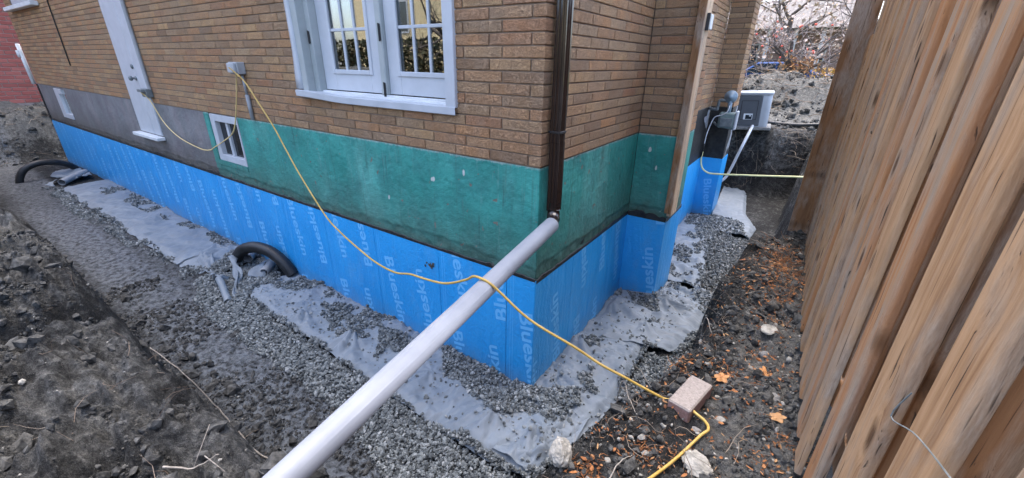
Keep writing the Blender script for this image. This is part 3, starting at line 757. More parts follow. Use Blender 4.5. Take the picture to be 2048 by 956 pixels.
FC = Face((XC, YC, 0), (-1, 0, 0), (0, -1, 0))
FCS = Face((XC, YC, 0), (0, 1, 0), (1, 0, 0))
FD = Face((0, YD, 0), (0, 1, 0), (1, 0, 0))
FP = Face((XP, YP, 0), (-1, 0, 0), (0, -1, 0))
FPS = Face((XP, YP, 0), (0, 1, 0), (1, 0, 0))
ZT = 5.35
DOOR = (.70, 2.40, 2.03, 4.25); SIDE = (6.15, 7.0, 1.30, 3.75); FARW = (10.3, 12.5, 3.20, 4.6)
WALLS = [(FA, -XW, [DOOR, SIDE, FARW], HB_, 0.0), (FB, YC, [], 0.0, HB_), (FC, XC, [], HB_, 0.0), (FCS, YD - YC, [], 0.0, HB_), (FD, YP - YD, [], 0.0, .15), (FP, XP, [], HB_, 0.0), (FPS, YQ - YP, [], 0.0, HB_)]
def project(p):
    d = Vector(p) - CAM; z = d.dot(_f)
    if z < .05: return None
    return (1024 + FPX * d.dot(_r) / z, 478 - FPX * d.dot(_u) / z, z)
bricks = []; wall_parts = []
for wi, (F, L, holes, s_even, s_odd) in enumerate(WALLS):
    mb = MB()
    for (a, b, p, q) in rects(0.012, L + (.09 if wi == 1 else 0), ZB, ZT, holes):
        F.box(mb, a, b, -.10, -.011, p, q)
    wp = mb.obj('brick_wall', MT['mortar'], house); wall_parts.append(wp)
    nrow = int((ZT - ZB) / CH)
    for n in range(nrow):
        u = s_odd if n % 2 else s_even
        if wi == 0 and u == 0 and False: pass
        segs = []
        if wi not in (0, 1, 2, 3, 5, 6) and u > 0: segs.append((0, u))
        while u < L - .02:
            segs.append((u, min(u + LB, L + (JT if True else 0)))); u += LB
        z0 = ZB + n * CH + JT; z1 = ZB + (n + 1) * CH
        for (a, b) in segs:
            b = min(b - JT, L - (.004 if wi != 0 else 0)); pcs = [(a, b)]
            for h in holes:
                if min(z1, h[3]) - max(z0, h[2]) > .3 * (z1 - z0):
                    np_ = []
                    for (c, d) in pcs:
                        if d <= h[0] or c >= h[1]: np_.append((c, d)); continue
                        if c < h[0]: np_.append((c, h[0] - .002))
                        if d > h[1]: np_.append((h[1] + .002, d))
                    pcs = np_
            for (c, d) in pcs:
                if d - c < .012: continue
                w = 0.0
                mid = F.p((c + d) / 2, 0, (z0 + z1) / 2)
                if F.n.dot(CAM - mid) > 0:
                    P = [project(F.p(uu, 0, zz)) for uu in (c, d) for zz in (z0, z1)]
                    if all(P):
                        X_ = [min(max(t[0], 0), 2048) for t in P]; Y_ = [min(max(t[1], 0), 956) for t in P]
                        w = (max(X_) - min(X_)) * (max(Y_) - min(Y_))
                        if wi == 1 and d < .14: w *= .4
                bricks.append([w, wi, c, d, z0, z1, random.uniform(-.0015, .0012), random.random()])
bricks.sort(key=lambda b: -b[0])
cache = {}; rest = {}
for i, (w, wi, c, d, z0, z1, pr_, rr) in enumerate(bricks):
    F = WALLS[wi][0]; cor = c < 1e-6 and wi in (0, 1, 2, 3, 5, 6)
    if cor: pr_ = 0
    if i < 300 and w > 0:
        key = (round(d - c, 3), F.du.x != 0)
        if key not in cache:
            mb = MB(); l = (d - c) / 2; t = (HB_ - JT) / 2; h = (z1 - z0) / 2
            if F.du.x: mb.box(-l, l, -t, t, -h, h, .0022)
            else: mb.box(-t, t, -l, l, -h, h, .0022)
            cache[key] = mb.mesh('brick', MT['brick'])
        ctr = F.p((c + d) / 2, pr_ - (HB_ - JT) / 2, (z0 + z1) / 2)
        link('brick', cache[key], wall_parts[wi], ctr)
    else:
        mb = rest.setdefault(wi, MB()); F.box(mb, c, d, pr_ - (HB_ - JT), pr_, z0, z1, .0022, rr)
for wi, mb in rest.items():
    o = mb.obj('bricks', MT['brick'], wall_parts[wi]); o['kind'] = 'stuff'

# foundation
def relief(F, u0, u1, z0, z1, holes, m, name, cell=.018, seed=0, lip=True, parent=None):
    nu, nz = int((u1 - u0) / cell) + 2, int((z1 - z0) / .016) + 2
    u = np.linspace(u0, u1, nu); z = np.linspace(z0, z1, nz); U, Zz = np.meshgrid(u, z, indexing='ij')
    d = .0025 * fbm(U * 9, Zz * 9, 4, seed) + .003 * fbm(U * 1.5, Zz * 1.5, 2, seed + 2)
    if lip:
        zl = 1.075 + .035 * fbm(U * 3.2, U * 0, 4, seed + 4) + .012 * fbm(U * 14, U * 0, 3, seed + 5)
        d = d - .007 * sst(zl + .004, zl - .004, Zz) * sst(-.35, .15, fbm(U * 2.3, Zz * 0 + 4, 3, seed + 6)) + .004 * np.exp(-((Zz - zl - .008) / .010) ** 2)
        d = d - .006 * sst(.62, .72, vnoise(U * 17, Zz * 17, seed + 8)) * sst(1.15, 1.02, Zz)
        d = d - .004 * sst(.86, .9, vnoise(U * 22, Zz * 22, seed + 9))
    edge = sst(0, .02, U - u0) * sst(0, .02, u1 - U)
    d = d * edge - .0035
    V = np.zeros((nu, nz, 3))
    for k in range(2): V[:, :, k] = F.o[k] + F.du[k] * U + F.n[k] * d
    V[:, :, 2] = Zz
    Fc = grid_faces(nu, nz); cu = (U.ravel()[Fc].mean(1)); cz = Zz.ravel()[Fc].mean(1); keep = np.ones(len(Fc), bool)
    for h in holes: keep &= ~((cu > h[0]) & (cu < h[1]) & (cz > h[2]) & (cz < h[3]))
    me = arr_mesh(name, V.reshape(-1, 3), Fc[keep], m, None, True)
    return link(name, me, parent or house)
BW = (3.79, 4.475, 1.205, 1.745); BW2 = (10.85, 11.6, 1.14, 1.72)
fw = MB()
for (a, b, p, q) in rects(0.02, -XW, -.4, ZB - .001, [BW, BW2, (6.15, 7.0, 1.30, 2)]): FA.box(fw, a, b, -.16, -.022, p, q)
FB.box(fw, .03, YC + .1, -.15, -.02, -.4, ZB - .001)
fw.box(.0, XC - .02, YC + .02, YD - .004, -.4, ZB - .001)
FD.box(fw, .0, YP - YD, -.15, -.003, -.4, ZB - .001); fw.box(.0, XP - .003, YP + .003, YQ, -.4, ZB - .001)
fw.obj('foundation_wall', MT['tar'], house)
relief(FA, 0, 4.6, ZM - .01, ZB, [BW], MT['teal'], 'green_stucco', .016, 400)
relief(FB, 0, YC, ZM - .03, ZB, [], MT['teal'], 'green_stucco', .016, 430)
relief(FC, 0, XC, .955, ZB + .002, [], MT['teal'], 'green_stucco', .016, 450)
relief(FCS, 0, YD - YC, .955, ZB, [], MT['teal'], 'green_stucco', .02, 460)
relief(FA, 4.6, -XW, ZM - .01, ZB, [BW, BW2, (6.15, 7.0, 1.30, 2)], MT['grey_stucco'], 'grey_parging', .03, 470)
relief(FD, 0, YP - YD, .95, ZB, [], MT['pale_stucco'], 'grey_parging', .04, 480, False)
relief(FP, 0, XP, .95, ZB, [], MT['tar'], 'tar_coating', .03, 490, False)
relief(FPS, 0, YQ - YP, .95, ZB, [], MT['pale_stucco'], 'grey_parging', .04, 495, False)
mb = MB()                                                       # strip of bare green render beside and below the basement window
FA.box(mb, 4.475, 4.602, -.01, .004, 1.09, 1.742); FA.box(mb, 3.80, 4.602, -.01, .006, 1.155, 1.205)
mb.obj('window_surround', MT['teal'], house)

# lettering base mesh
cu = bpy.data.curves.new('lettering_source', 'FONT'); cu.body = 'Blueskin'; cu.size = .18; cu.offset = .0035; cu.resolution_u = 3
to = bpy.data.objects.new('lettering_source', cu); COL.objects.link(to)
dg = bpy.context.evaluated_depsgraph_get(); dg.update()
tm = bpy.data.meshes.new_from_object(to.evaluated_get(dg)); bpy.data.objects.remove(to)
tv = np.array([v.co[:] for v in tm.vertices]); lo_, hi_ = tv.min(0), tv.max(0)
LEN, HT = .66, .118
for v in tm.vertices:
    v.co.x = (v.co.x - lo_[0]) / (hi_[0] - lo_[0]) * LEN; v.co.y = (v.co.y - lo_[1]) / (hi_[1] - lo_[1]) * HT; v.co.z = 0
TILT = R(9.5)
def letter(parent, s0, z0, up, clip, to_world):
    """one word; s,z on the wall plane; clip = (smin, smax, zmin, zmax); to_world(s, z) -> point"""
    a = math.pi / 2 + TILT if up else -math.pi / 2 + TILT
    bm = bmesh.new(); bm.from_mesh(tm)
    bm.transform(Matrix.Translation((s0, z0, 0)) @ Matrix.Rotation(a, 4, 'Z'))
    for co, no in (((clip[0], 0, 0), (-1, 0, 0)), ((clip[1], 0, 0), (1, 0, 0)), ((0, clip[2], 0), (0, -1, 0)), ((0, clip[3], 0), (0, 1, 0))):
        if not bm.verts: break
        bmesh.ops.bisect_plane(bm, geom=bm.verts[:] + bm.edges[:] + bm.faces[:], plane_co=co, plane_no=no, clear_outer=True)
    if not bm.faces: bm.free(); return
    for v in bm.verts: v.co = Vector(to_world(v.co.x, v.co.y))
    me = bpy.data.meshes.new('lettering'); bm.to_mesh(me); bm.free(); me.materials.append(MT['print'])
    link('lettering', me, parent)
ZBOT = -.12
def strip(pieces, words, folds):
    """pieces: (face kind, s0, s1, ztop); one roll width of membrane"""
    mb = MB()
    for (k, a, b, zt) in pieces:
        if k == 'A': mb.box(a, b, -.004, .002, ZBOT, zt)
        elif k == 'B': mb.box(-.002, .004, a, b, ZBOT, zt)
        elif k == 'C': mb.box(a, b, YC - .004, YC + .002, ZBOT, zt)
        elif k == 'S': mb.box(XC - .002, XC + .004, a, b, ZBOT, zt)
        elif k == 'D': mb.box(-.002, .004, a, b, ZBOT, zt)
        elif k == 'P': mb.box(a, b, YP - .004, YP + .002, ZBOT, zt)
        elif k == 'Q': mb.box(XP - .002, XP + .004, a, b, ZBOT, zt)
    o = mb.obj('membrane_strip', MT['membrane'], house)
    TW = {'A': lambda s, z: (s, -.0048, z), 'B': lambda s, z: (.0048, s, z), 'C': lambda s, z: (s, YC - .0048, z), 'P': lambda s, z: (s, YP - .0048, z)}
    for (k, s0, z0, up, clip) in words: letter(o, s0, z0, up, clip, TW[k])
    for (k, s, zt) in folds:
        fb = MB()
        for ds in (.035, .058):
            if k == 'A': fb.box(s + ds, s + ds + .0018, -.0044, -.0038, ZBOT, zt)
            else: fb.box(.0038, .0044, s + ds, s + ds + .0018, ZBOT, zt)
        fb.obj('fold_line', MT['print'], o)
seams = [0, -.235, -.895, -1.671, -2.43, -3.19, -3.95, -4.72, -5.48, -6.24, -7.0, -7.77, -8.53, -9.29, -10.06, -10.82, -11.58, -12.34, XW]
ph = [(.70, .105), (.275, -.34), (.735, .09), (.27, -.345), (1.0, .38), (.55, -.05), (.15, .42), (.8, .1), (.4, -.3), (.95, .3), (.6, 0), (.25, .4), (.85, .2), (.5, -.2), (.1, .1), (.7, .3), (.3, .1), (.9, .4)]
gp = .0022
for i in range(len(seams) - 1):
    r_, l_ = seams[i], seams[i + 1]; z1, z2 = ph[i]; words = []
    zt = ZM + .004 * math.sin(i * 2.1)
    rr = -.002 if i == 0 else r_ - gp
    for k in (-1, 0, 1):
        za = z1 + .92 * k; zb_ = z2 + .92 * k
        if za > -.05 and za - .66 < zt:
            words.append(('A', l_ + .105, za, False, (l_ + gp, rr, ZBOT, zt - .002)))
            if i == 0: words.append(('B', .235 + l_ + .105 - .235, za, False, (.004, .55, ZBOT, .98)))
        if zb_ < zt and zb_ + .66 > -.05 and i > 0:
            words.append(('A', l_ + .685, zb_, True, (l_ + gp, rr, ZBOT, zt - .002)))
        if i == 0 and zb_ + .66 > -.05 and zb_ < zt: words.append(('B', .44, zb_, True, (.004, .55, ZBOT, .98)))
    pcs = [('A', l_ + gp, r_ - gp if i else -.0, zt)]
    if i == 0: pcs.append(('B', -.004, .56 - gp, ZM - .003))
    strip(pcs, words, [('A', l_, zt)])
w = []
for k in (-1, 0, 1):
    w.append(('B', .66, .30 + .92 * k, False, (.563, 1.338, ZBOT, .97))); w.append(('B', 1.255, -.33 + .92 * k, True, (.563, 1.338, ZBOT, .97)))
strip([('B', .56 + gp, 1.342 - gp, ZM - .010)], w, [('B', .56, .972)])
w = [('B', 1.45, .95, False, (1.345, YC - .005, ZBOT, .96)), ('C', .405, .015, True, (.005, XC, ZBOT, .955)), ('C', .405, .935, True, (.005, XC, ZBOT, .95))]
strip([('B', 1.342 + gp, YC, ZM - .018), ('C', .0, XC + .004, .958)], w, [('B', 1.342, .965)])
strip([('S', YC + .001, YD, .958), ], [], [])
strip([('D', YD, 3.3, .975)], [], []); strip([('D', 3.304, 4.2, .975)], [], []); strip([('D', 4.204, YP, .975)], [], [])
strip([('P', .0, XP + .004, .972)], [('P', .10, .62, False, (.01, XP, 0, .96))], []); strip([('Q', YP, YQ, .972)], [], [])
def tar_edge(F, u0, u1, zt, seed, hgt=.022):
    n = int((u1 - u0) / .02) + 2; u = np.linspace(u0, u1, n)
    top = zt + hgt * (.55 + .9 * vnoise(u * 8, u * 0, seed) * vnoise(u * 31, u * 0, seed + 1) + .25 * fbm(u * 2, u * 0, 3, seed + 3)); mb = MB(); V = []; Fc = []
    for i in range(n):
        for (d, z) in ((.001, zt - .014), (.0055, zt - .012), (.0055, top[i] - .004), (.0005, top[i])): V.append(tuple(F.p(u[i], d, z)))
    for i in range(n - 1):
        for k in range(3): Fc.append((i * 4 + k, i * 4 + 4 + k, i * 4 + 5 + k, i * 4 + 1 + k))
    mb.add(V, Fc); mb.obj('tar_edge', MT['tar'], house)
tar_edge(FA, 0, 4.6, ZM + .004, 500); tar_edge(FA, 4.6, -XW, ZM + .004, 505, .035); tar_edge(FB, .004, YC, ZM - .010, 510); tar_edge(FC, 0, XC, .962, 520, .05); tar_edge(FCS, .0, YD - YC, .962, 530)
# torn patch in the membrane and stain spots
mb = MB()
for i in range(16):
    a = RNG.uniform(0, 6.28); rr = abs(RNG.normal(0, .022)); s_ = RNG.uniform(.006, .014)
    V = IV * s_ * (1 + .3 * RNG.uniform(-1, 1, (12, 1))) * np.array([1, .35, 1]) + np.array([-.985 + math.cos(a) * rr * 1.3, -.007, .823 + math.sin(a) * rr])
    mb.add(V, IF.tolist(), random.random())
mb.obj('mud_splat', MT['clod'], house)

# french door
fd = MB()
def bxA(mb, x0, x1, y0, y1, z0, z1, ch=0.0): mb.box(x0, x1, y0, y1, z0, z1, ch)
bxA(fd, -2.378, -2.298, -.012, .16, 2.075, 4.25, .003); bxA(fd, -2.2975, -2.235, .055, .16, 2.075, 4.25, .003); bxA(fd, -.76, -.70, .03, .16, 2.075, 4.25); bxA(fd, -2.235, -.76, .03, .16, 4.18, 4.25)
door = fd.obj('french_door', MT['jamb'], house)
mb = MB(); P = []
mb.box(-.722, -.637, -.024, .03, 2.058, 4.3, .004); mb.box(-2.44, -.637, -.022, .03, 4.301, 4.38, .004)
mb.obj('casing', MT['white'], door)
mb = MB()                                                           # thin bent aluminium casing on the left
n = 26; V = []; Fc = []
for i in range(n):
    z = 4.3 - (4.3 - 2.10) * i / (n - 1); b = .012 * sst(2.45, 2.1, z)
    for (x, y) in ((-2.437 - b * .5, .0), (-2.435 - b, -.020 - b), (-2.40 - b * .3, -.030 - b * .3), (-2.376, -.024), (-2.372, .02)): V.append((x, y, z))
for i in range(n - 1):
    for k in range(4): Fc.append((i * 5 + k, i * 5 + k + 1, i * 5 + k + 6, i * 5 + k + 5))
mb.add(V, Fc); o = mb.obj('casing', MT['white'], door, True); o['label'] = 'bent white metal casing curling off the wall'
sm_ = o.modifiers.new('t', 'SOLIDIFY'); sm_.thickness = .002
mb = MB(); V = []; Fc = []; n = 40                                    # sill flashing, its left end bent up and out
for i in range(n):
    x = -.636 - 1.79 * i / (n - 1); b = float(sst(-1.75, -2.43, x))
    zl, zh = 2.012 + .030 * b, 2.060 + .030 * b; yo = -.028 - .03 * b
    for (y, z) in ((.02, zl - .004), (yo + .004, zl), (yo, zl + .004), (yo - .002, zh), (yo + .012, zh + .004), (.115, zh + .012 - .02 * b)): V.append((x, y, z))
for i in range(n - 1):
    for k in range(5): Fc.append((i * 6 + k, i * 6 + k + 1, i * 6 + k + 7, i * 6 + k + 6))
mb.add(V, Fc); o = mb.obj('sill', MT['white'], door); o['label'] = 'white metal sill with its left end bent up'
mb = MB(); mb.box(-2.30, -.71, .035, .075, 2.066, 2.082, .002); mb.box(-2.30, -.71, .08, .118, 2.07, 2.092, .002); mb.box(-2.3, -.71, .118, .17, 2.05, 2.075)
mb.obj('threshold', MT['old_white'], door)
def leaf_door(x0, x1, gx0, gx1, st):
    mb = MB(); y0, y1 = .118, .160; zt = 4.18; z0 = 2.098; g0, g1 = 2.255, 4.03
    mb.box(x0, gx0, y0, y1, z0, zt, .003); mb.box(gx1, x1, y0, y1, z0, zt, .003)
    mb.box(gx0, gx1, y0 + .0005, y1, z0, g0, .003); mb.box(gx0, gx1, y0 + .0005, y1, g1, zt, .003)
    lf = mb.obj('door_leaf', MT['white'], door)
    mb = MB(); m = .028                                               # raised glazing bead
    mb.box(gx0 - m, gx0 + .006, y0 - .010, y0 + .004, g0 - m, g1 + m, .004); mb.box(gx1 - .006, gx1 + m, y0 - .010, y0 + .004, g0 - m, g1 + m, .004)
    mb.box(gx0 + .006, gx1 - .006, y0 - .0095, y0 + .004, g0 - m, g0 + .006, .004); mb.box(gx0 + .006, gx1 - .006, y0 - .0095, y0 + .004, g1 - .006, g1 + m, .004)
    mb.obj('glazing_bead', MT['white'], door)
    cols, rows = 3, 6; w = (gx1 - gx0) / cols; hh = (g1 - g0) / rows; bar = .011; mb = MB()
    for i in range(1, cols): mb.box(gx0 + w * i - bar, gx0 + w * i + bar, y0 + .002, y0 + .022, g0, g1, .003)
    for j in range(1, rows): mb.box(gx0, gx1, y0 + .003, y0 + .0225, g0 + hh * j - bar, g0 + hh * j + bar, .003)
    mb.obj('muntin_grid', MT['white'], door)
    for i in range(cols):
        for j in range(rows):
            mb = MB(); mb.box(gx0 + w * i, gx0 + w * (i + 1) - .0006, y0 + .012, y0 + .015, g0 + hh * j, g0 + hh * (j + 1) - .0006); mb.obj('pane', MT['glass'], door)
leaf_door(-2.232, -1.475, -2.075, -1.620, 0); leaf_door(-1.412, -.762, -1.283, -.828, 1)
mb = MB(); mb.box(-1.474, -1.414, .085, .15, 2.092, 4.18, .006); mb.box(-1.462, -1.418, .072, .086, 2.098, 2.135, .003); mb.obj('astragal', MT['jamb'], door)
for (x, y, z, hh) in ((-2.268, .054, 2.50, .09), (-1.424, .080, 2.52, .11), (-1.424, .080, 2.13, .10)):
    mb = MB(); mb.box(x - .008, x + .008, y - .008, y, z - hh / 2, z + hh / 2, .002); mb.tube([(x, y - .010, z - hh / 2 - .004), (x, y - .010, z + hh / 2 + .004)], .006, 8); mb.obj('hinge', MT['black_metal'], door)
mb = MB()                                                             # dim room behind the doors
x0, x1, y0, y1, z0, z1 = -3.6, -.18, .20, 3.6, 1.95, 4.6
for q in (((x0, x1), (y1, y1 + .02), (z0, z1)), ((x0 - .02, x0), (y0, y1), (z0, z1)), ((x1, x1 + .02), (y0, y1), (z0, z1)), ((x0, x1), (y0, y1), (z0 - .02, z0)), ((x0, x1), (y0, y1), (z1, z1 + .02))):
    mb.box(q[0][0], q[0][1], q[1][0], q[1][1], q[2][0], q[2][1])
mb.obj('interior_room', MT['dark_room'], house)
for (x, y, w_) in ((-1.62, .62, .045), (-2.12, .75, .04), (-1.2, 1.9, .045), (-2.6, 1.5, .045)):
    mb = MB(); mb.box(x, x + w_, y, y + .09, 1.96, 4.58); mb.obj('interior_stud', MT['tan_wood_int'], house)
mb = MB(); mb.box(-1.95, -1.35, 1.1, 1.5, 1.97, 2.20, .01); mb.obj('interior_crate', MT['tan_wood_int'], house)
mb = MB(); mb.box(-2.1, -1.45, 1.0, 1.35, 2.42, 2.50, .02); mb.obj('interior_shelf', MT['jamb'], house)

# basement window
mb = MB(); x0, x1, z0, z1 = -4.462, -3.80, 1.208, 1.742
for (a, b, c, d) in ((x0, x0 + .10, z0, z1), (x1 - .03, x1, z0, z1), (x0 + .1, x1 - .03, z0, z0 + .075), (x0 + .1, x1 - .03, z1 - .075, z1)): mb.box(a, b, .0, .09, c, d, .003)
bw = mb.obj('basement_window', MT['white'], house)
mb = MB(); mb.box(-4.165, -4.115, .025, .085, z0 + .076, z1 - .076, .003); mb.obj('mullion', MT['white'], bw)
for (a, b) in ((-4.359, -4.166), (-4.114, -3.833)):
    mb = MB(); mb.box(a, b, .05, .054, z0 + .076, z1 - .076); mb.obj('pane', MT['dark_glass'], bw)
mb = MB(); mb.box(-4.03, -3.96, .056, .058, 1.46, 1.58); mb.obj('sticker', MT['label_white'], bw)
mb = MB(); mb.box(-4.6, -3.7, .25, .26, 1.0, 1.75); mb.obj('dark_backing', MT['dark_room'], bw)  # dark sheet standing in for the unlit room behind the panes
# far small white window, side door, upper window
mb = MB(); mb.box(-11.60, -11.30, -.012, .08, 1.145, 1.715, .004); mb.box(-11.30, -10.86, -.012, .08, 1.145, 1.24, .004); mb.box(-11.30, -11.05, -.012, .08, 1.62, 1.715, .004)
bw2 = mb.obj('basement_window', MT['white'], house)
mb = MB(); mb.box(-11.30, -10.86, .03, .034, 1.24, 1.62); mb.obj('pane', MT['glass'], bw2)
mb = MB(); mb.box(-6.99, -6.42, -.010, .05, 1.31, 3.74, .004)
sdoor = mb.obj('side_door', MT['white'], house); sdoor['label'] = 'plain white side door with a small knob and lock'
mb = MB(); mb.box(-6.40, -6.155, -.014, .05, 1.31, 3.74, .006); mb.obj('door_frame', MT['white'], sdoor)
mb = MB(); mb.box(-7.06, -6.10, -.10, .0, 1.252, 1.298, .006); mb.obj('door_sill', MT['old_white'], sdoor)
for z in (2.06, 2.21):
    mb = MB(); mb.lathe([(0, .028), (.006, .03), (.02, .014), (.04, .014), (.045, .03), (.065, .034), (.08, .02)] if z < 2.1 else [(0, .03), (.012, .032), (.02, .02)], (-6.47, -.010, z), (0, -1, 0), 12); mb.obj('door_knob' if z < 2.1 else 'door_lock', MT['iron'], sdoor, True)
mb = MB(); mb.box(-12.45, -10.35, .02, .08, 3.25, 4.58, .01); uw = mb.obj('upper_window', MT['white'], house)
mb = MB(); mb.box(-12.3, -10.5, .008, .014, 3.42, 4.5); mb.obj('pane', MT['glass'], uw)
mb = MB(); mb.box(-12.58, -10.22, -.11, .0, 3.13, 3.20, .008); mb.obj('window_sill', MT['old_white'], uw)
# wall fittings
mb = MB(); mb.tube([(-6.05, -.02, 5.3), (-6.05, -.02, 1.93)], .022, 8); cd = mb.obj('conduit', MT['grey_plastic'], house)
mb = MB(); mb.box(-6.22, -6.03, -.075, .0, 1.835, 1.94, .006); mb.box(-6.20, -6.05, -.12, -.07, 1.90, 1.935, .004); mb.obj('outlet_cover', MT['iron'], house)
mb = MB(); mb.box(-3.52, -3.345, -.075, .0, 2.19, 2.30, .006); ob = mb.obj('outlet_box', MT['grey_plastic'], house)
mb = MB(); mb.box(-3.50, -3.365, -.10, -.076, 2.205, 2.29, .004); mb.obj('box_lid', MT['ac_light'], ob)
mb = MB(); mb.tube([(-3.40, -.02, 2.19), (-3.39, -.02, 2.0)], .013, 8); mb.tube([(-3.39, -.02, 2.0), (-3.385, -.02, 1.76)], .020, 8); mb.obj('conduit', MT['grey_plastic'], house, True)
mb = MB(); mb.tube(smooth_path([(-9.45, -.01, 5.3), (-9.5, -.012, 3.6), (-9.56, -.012, 2.9), (-9.6, -.012, 2.17)]), .009, 6); mb.obj('wall_cable', MT['black_plastic'], house)
mb = MB(); mb.tube([(-13.10, -.04, 2.55), (-13.05, -.04, 1.74)], .035, 8); mb.tube([(-13.10, -.07, 2.42), (-13.10, -.07, 2.28)], .04, 8); mb.obj('vent_pipe', MT['old_white'], house, True)
mb = MB(); mb.box(-13.08, -12.97, -.012, .0, .95, 1.74, .002); mb.obj('corner_tar_strip', MT['tar'], house)
# wooden jamb at the front pier
mb = MB(); z0 = 1.02
mb.box(XC + .001, XC + .040, YC - .012, YC + .185, z0, 4.6, .002); wj = mb.obj('wooden_jamb', MT['wood_pale'], house); wj['label'] = 'raw wooden board standing against the pier'
mb = MB(); mb.box(XC - .02, XC + .038, YC - .034, YC - .0125, z0 + .03, 4.6, .002); mb.obj('jamb_trim', MT['wood_brown'], wj)
mb = MB(); mb.box(XC + .0405, XC + .068, YC + .07, YC + .16, 2.60, 2.71, .004); lbx = mb.obj('switch_box', MT['old_white'], wj)
mb = MB(); mb.box(XC + .04, XC + .066, YC + .03, YC + .0595, 2.59, 2.715, .003); mb.obj('box_side', MT['black_metal'], wj)
# eave and roof (above the picture)
mb = MB(); mb.box(XW - .3, .28, -.28, 9.0, ZT, ZT + .18); mb.obj('eave', MT['soffit'], house)
mb = MB(); V = [(XW - .5, -.55, ZT + .181), (.55, -.55, ZT + .181), (.55, 9.1, ZT + .181), (XW - .5, 9.1, ZT + .181), (XW + 3, 4.2, ZT + 2.4), (-3.2, 4.2, ZT + 2.4)]
mb.add(V, [(0, 1, 5, 4), (1, 2, 5), (2, 3, 4, 5), (3, 0, 4), (0, 3, 2, 1)]); mb.obj('roof', MT['shingle'], house)
# downspout
mb = MB(); prof = []
xa, xb, ya, yb = .020, .086, .062, .134
def side(p, q, n_, amp):
    out = []
    for i in range(9):
        t = i / 9; k = 1 if i in (2, 3, 5, 6) else 0
        out.append((p[0] + (q[0] - p[0]) * t + n_[0] * amp * k, p[1] + (q[1] - p[1]) * t + n_[1] * amp * k))
    return out
prof = side((xa, ya), (xb, ya), (0, 1), .006) + side((xb, ya), (xb, yb), (-1, 0), .006) + side((xb, yb), (xa, yb), (0, -1), .004) + side((xa, yb), (xa, ya), (1, 0), .0)
np_ = len(prof); V = []; Fc = []
zs_ = [1.475, 1.50, 1.68, 1.90, 1.905, 2.08, 2.30, 2.7, ZT]
for i, z in enumerate(zs_):
    for (x, y) in prof: V.append((x + .002 * math.sin(z * 9), y + .002 * math.sin(z * 7 + 1) - (.004 if i in (4,) else 0), z))
for i in range(len(zs_) - 1):
    for k in range(np_): Fc.append((i * np_ + k, i * np_ + (k + 1) % np_, (i + 1) * np_ + (k + 1) % np_, (i + 1) * np_ + k))
mb.add(V, Fc); ds = mb.obj('downspout', MT['downspout'], house)
mb = MB(); pth = smooth_path([(.053, .098, 1.53), (.054, .096, 1.475), (.066, .075, 1.447), (.088, .035, 1.436), (.112, -.02, 1.431), (.122, -.09, 1.424)], 7)
mb.tube(pth, [.0375 + (.0035 if (i % 2 and 6 < i < 22) else 0) for i in range(len(pth))], 14); mb.obj('downspout_elbow', MT['downspout'], ds)
mb = MB(); mb.box(xa - .012, xb + .003, ya - .003, yb + .003, 1.955, 1.968, .002); mb.obj('strap', MT['black_metal'], ds)
# ------------------------------------------------------------------ fence
FX = 1.50
fence = empty('wooden_fence', (1.52, .4, .9), 'tall weathered cedar board fence along the right side of the trench', 'fence')
def plank(y0, y1, x0, th, z0, z1, m, name='plank', rad=.009):
    w = y1 - y0; yc = (y0 + y1) / 2; prof = []
    for (cx_, cy_, a0) in ((rad, -w / 2 + rad, 180), (th - .004, -w / 2 + .004, 270), (th - .004, w / 2 - .004, 0), (rad, w / 2 - rad, 90)):
        r_ = rad if cx_ == rad else .004
        for k in range(7):
            a = R(a0 + 90 * k / 6); prof.append((cx_ + r_ * math.cos(a), cy_ + r_ * math.sin(a)))
    n = 9; V = []; Fc = []; k0 = random.uniform(0, 9); am = random.uniform(.001, .004)
    for i in range(n):
        z = (z1 - z0) * i / (n - 1); dx = am * math.sin(z * 1.7 + k0); dy = am * math.sin(z * 1.1 + k0 * 2)
        for (x, y) in prof: V.append((x + dx, y + dy, z))
    m_ = len(prof)
    for i in range(n - 1):
        for k in range(m_): Fc.append((i * m_ + k, i * m_ + (k + 1) % m_, (i + 1) * m_ + (k + 1) % m_, (i + 1) * m_ + k))
    Fc.append(tuple(range(m_))); Fc.append(tuple((n - 1) * m_ + k for k in range(m_)))
    mb = MB(); mb.add(V, Fc, random.random())
    o = mb.obj(name, m, None, False); o.location = Vector((x0, yc, z0)) - fence.location; o.parent = fence; return o
PL = [(-3.9, -3.69), (-3.67, -3.46), (-3.44, -3.23), (-3.21, -3.0), (-2.98, -2.77), (-2.75, -2.54), (-2.51, -2.3), (-2.28, -2.07), (-2.05, -1.83), (-1.70, -1.56), (-1.440, -1.300), (-1.214, -1.057), (-.938, -.797), (-.672, -.549), (-.495, -.340), (-.245, -.112), (-.02, .125), (.215, .355), (.45, .585), (.68, .82), (.915, 1.055), (1.15, 1.29), (1.385, 1.525), (1.62, 1.76), (1.855, 1.995), (2.09, 2.325)]  # boards behind the camera are unseen, added to cut light from there
for i, (a, b) in enumerate(PL):
    a += .004
    z0 = float(np.interp((a + b) / 2, [-2, -.8, -.2, .8, 1.8, 2.3], [.98, .99, .99, .92, .85, .84])) + random.uniform(-.012, .012)
    o = plank(a, b, FX + random.uniform(-.003, .003), .021, z0, 2.56 if i == len(PL) - 1 else 2.86, MT['wood_orange'] if i in (12, 14, 15, 18) else MT['wood'])
for i in range(len(PL) - 1):
    c = (PL[i][1] + PL[i + 1][0]) / 2
    if i == 9: c = PL[i][1] + .10
    plank(c - .085, c + .085, FX + (.060 if i == 11 else .125), .022, .95, 2.86, MT['wood_brown'], 'backing_board', .004)
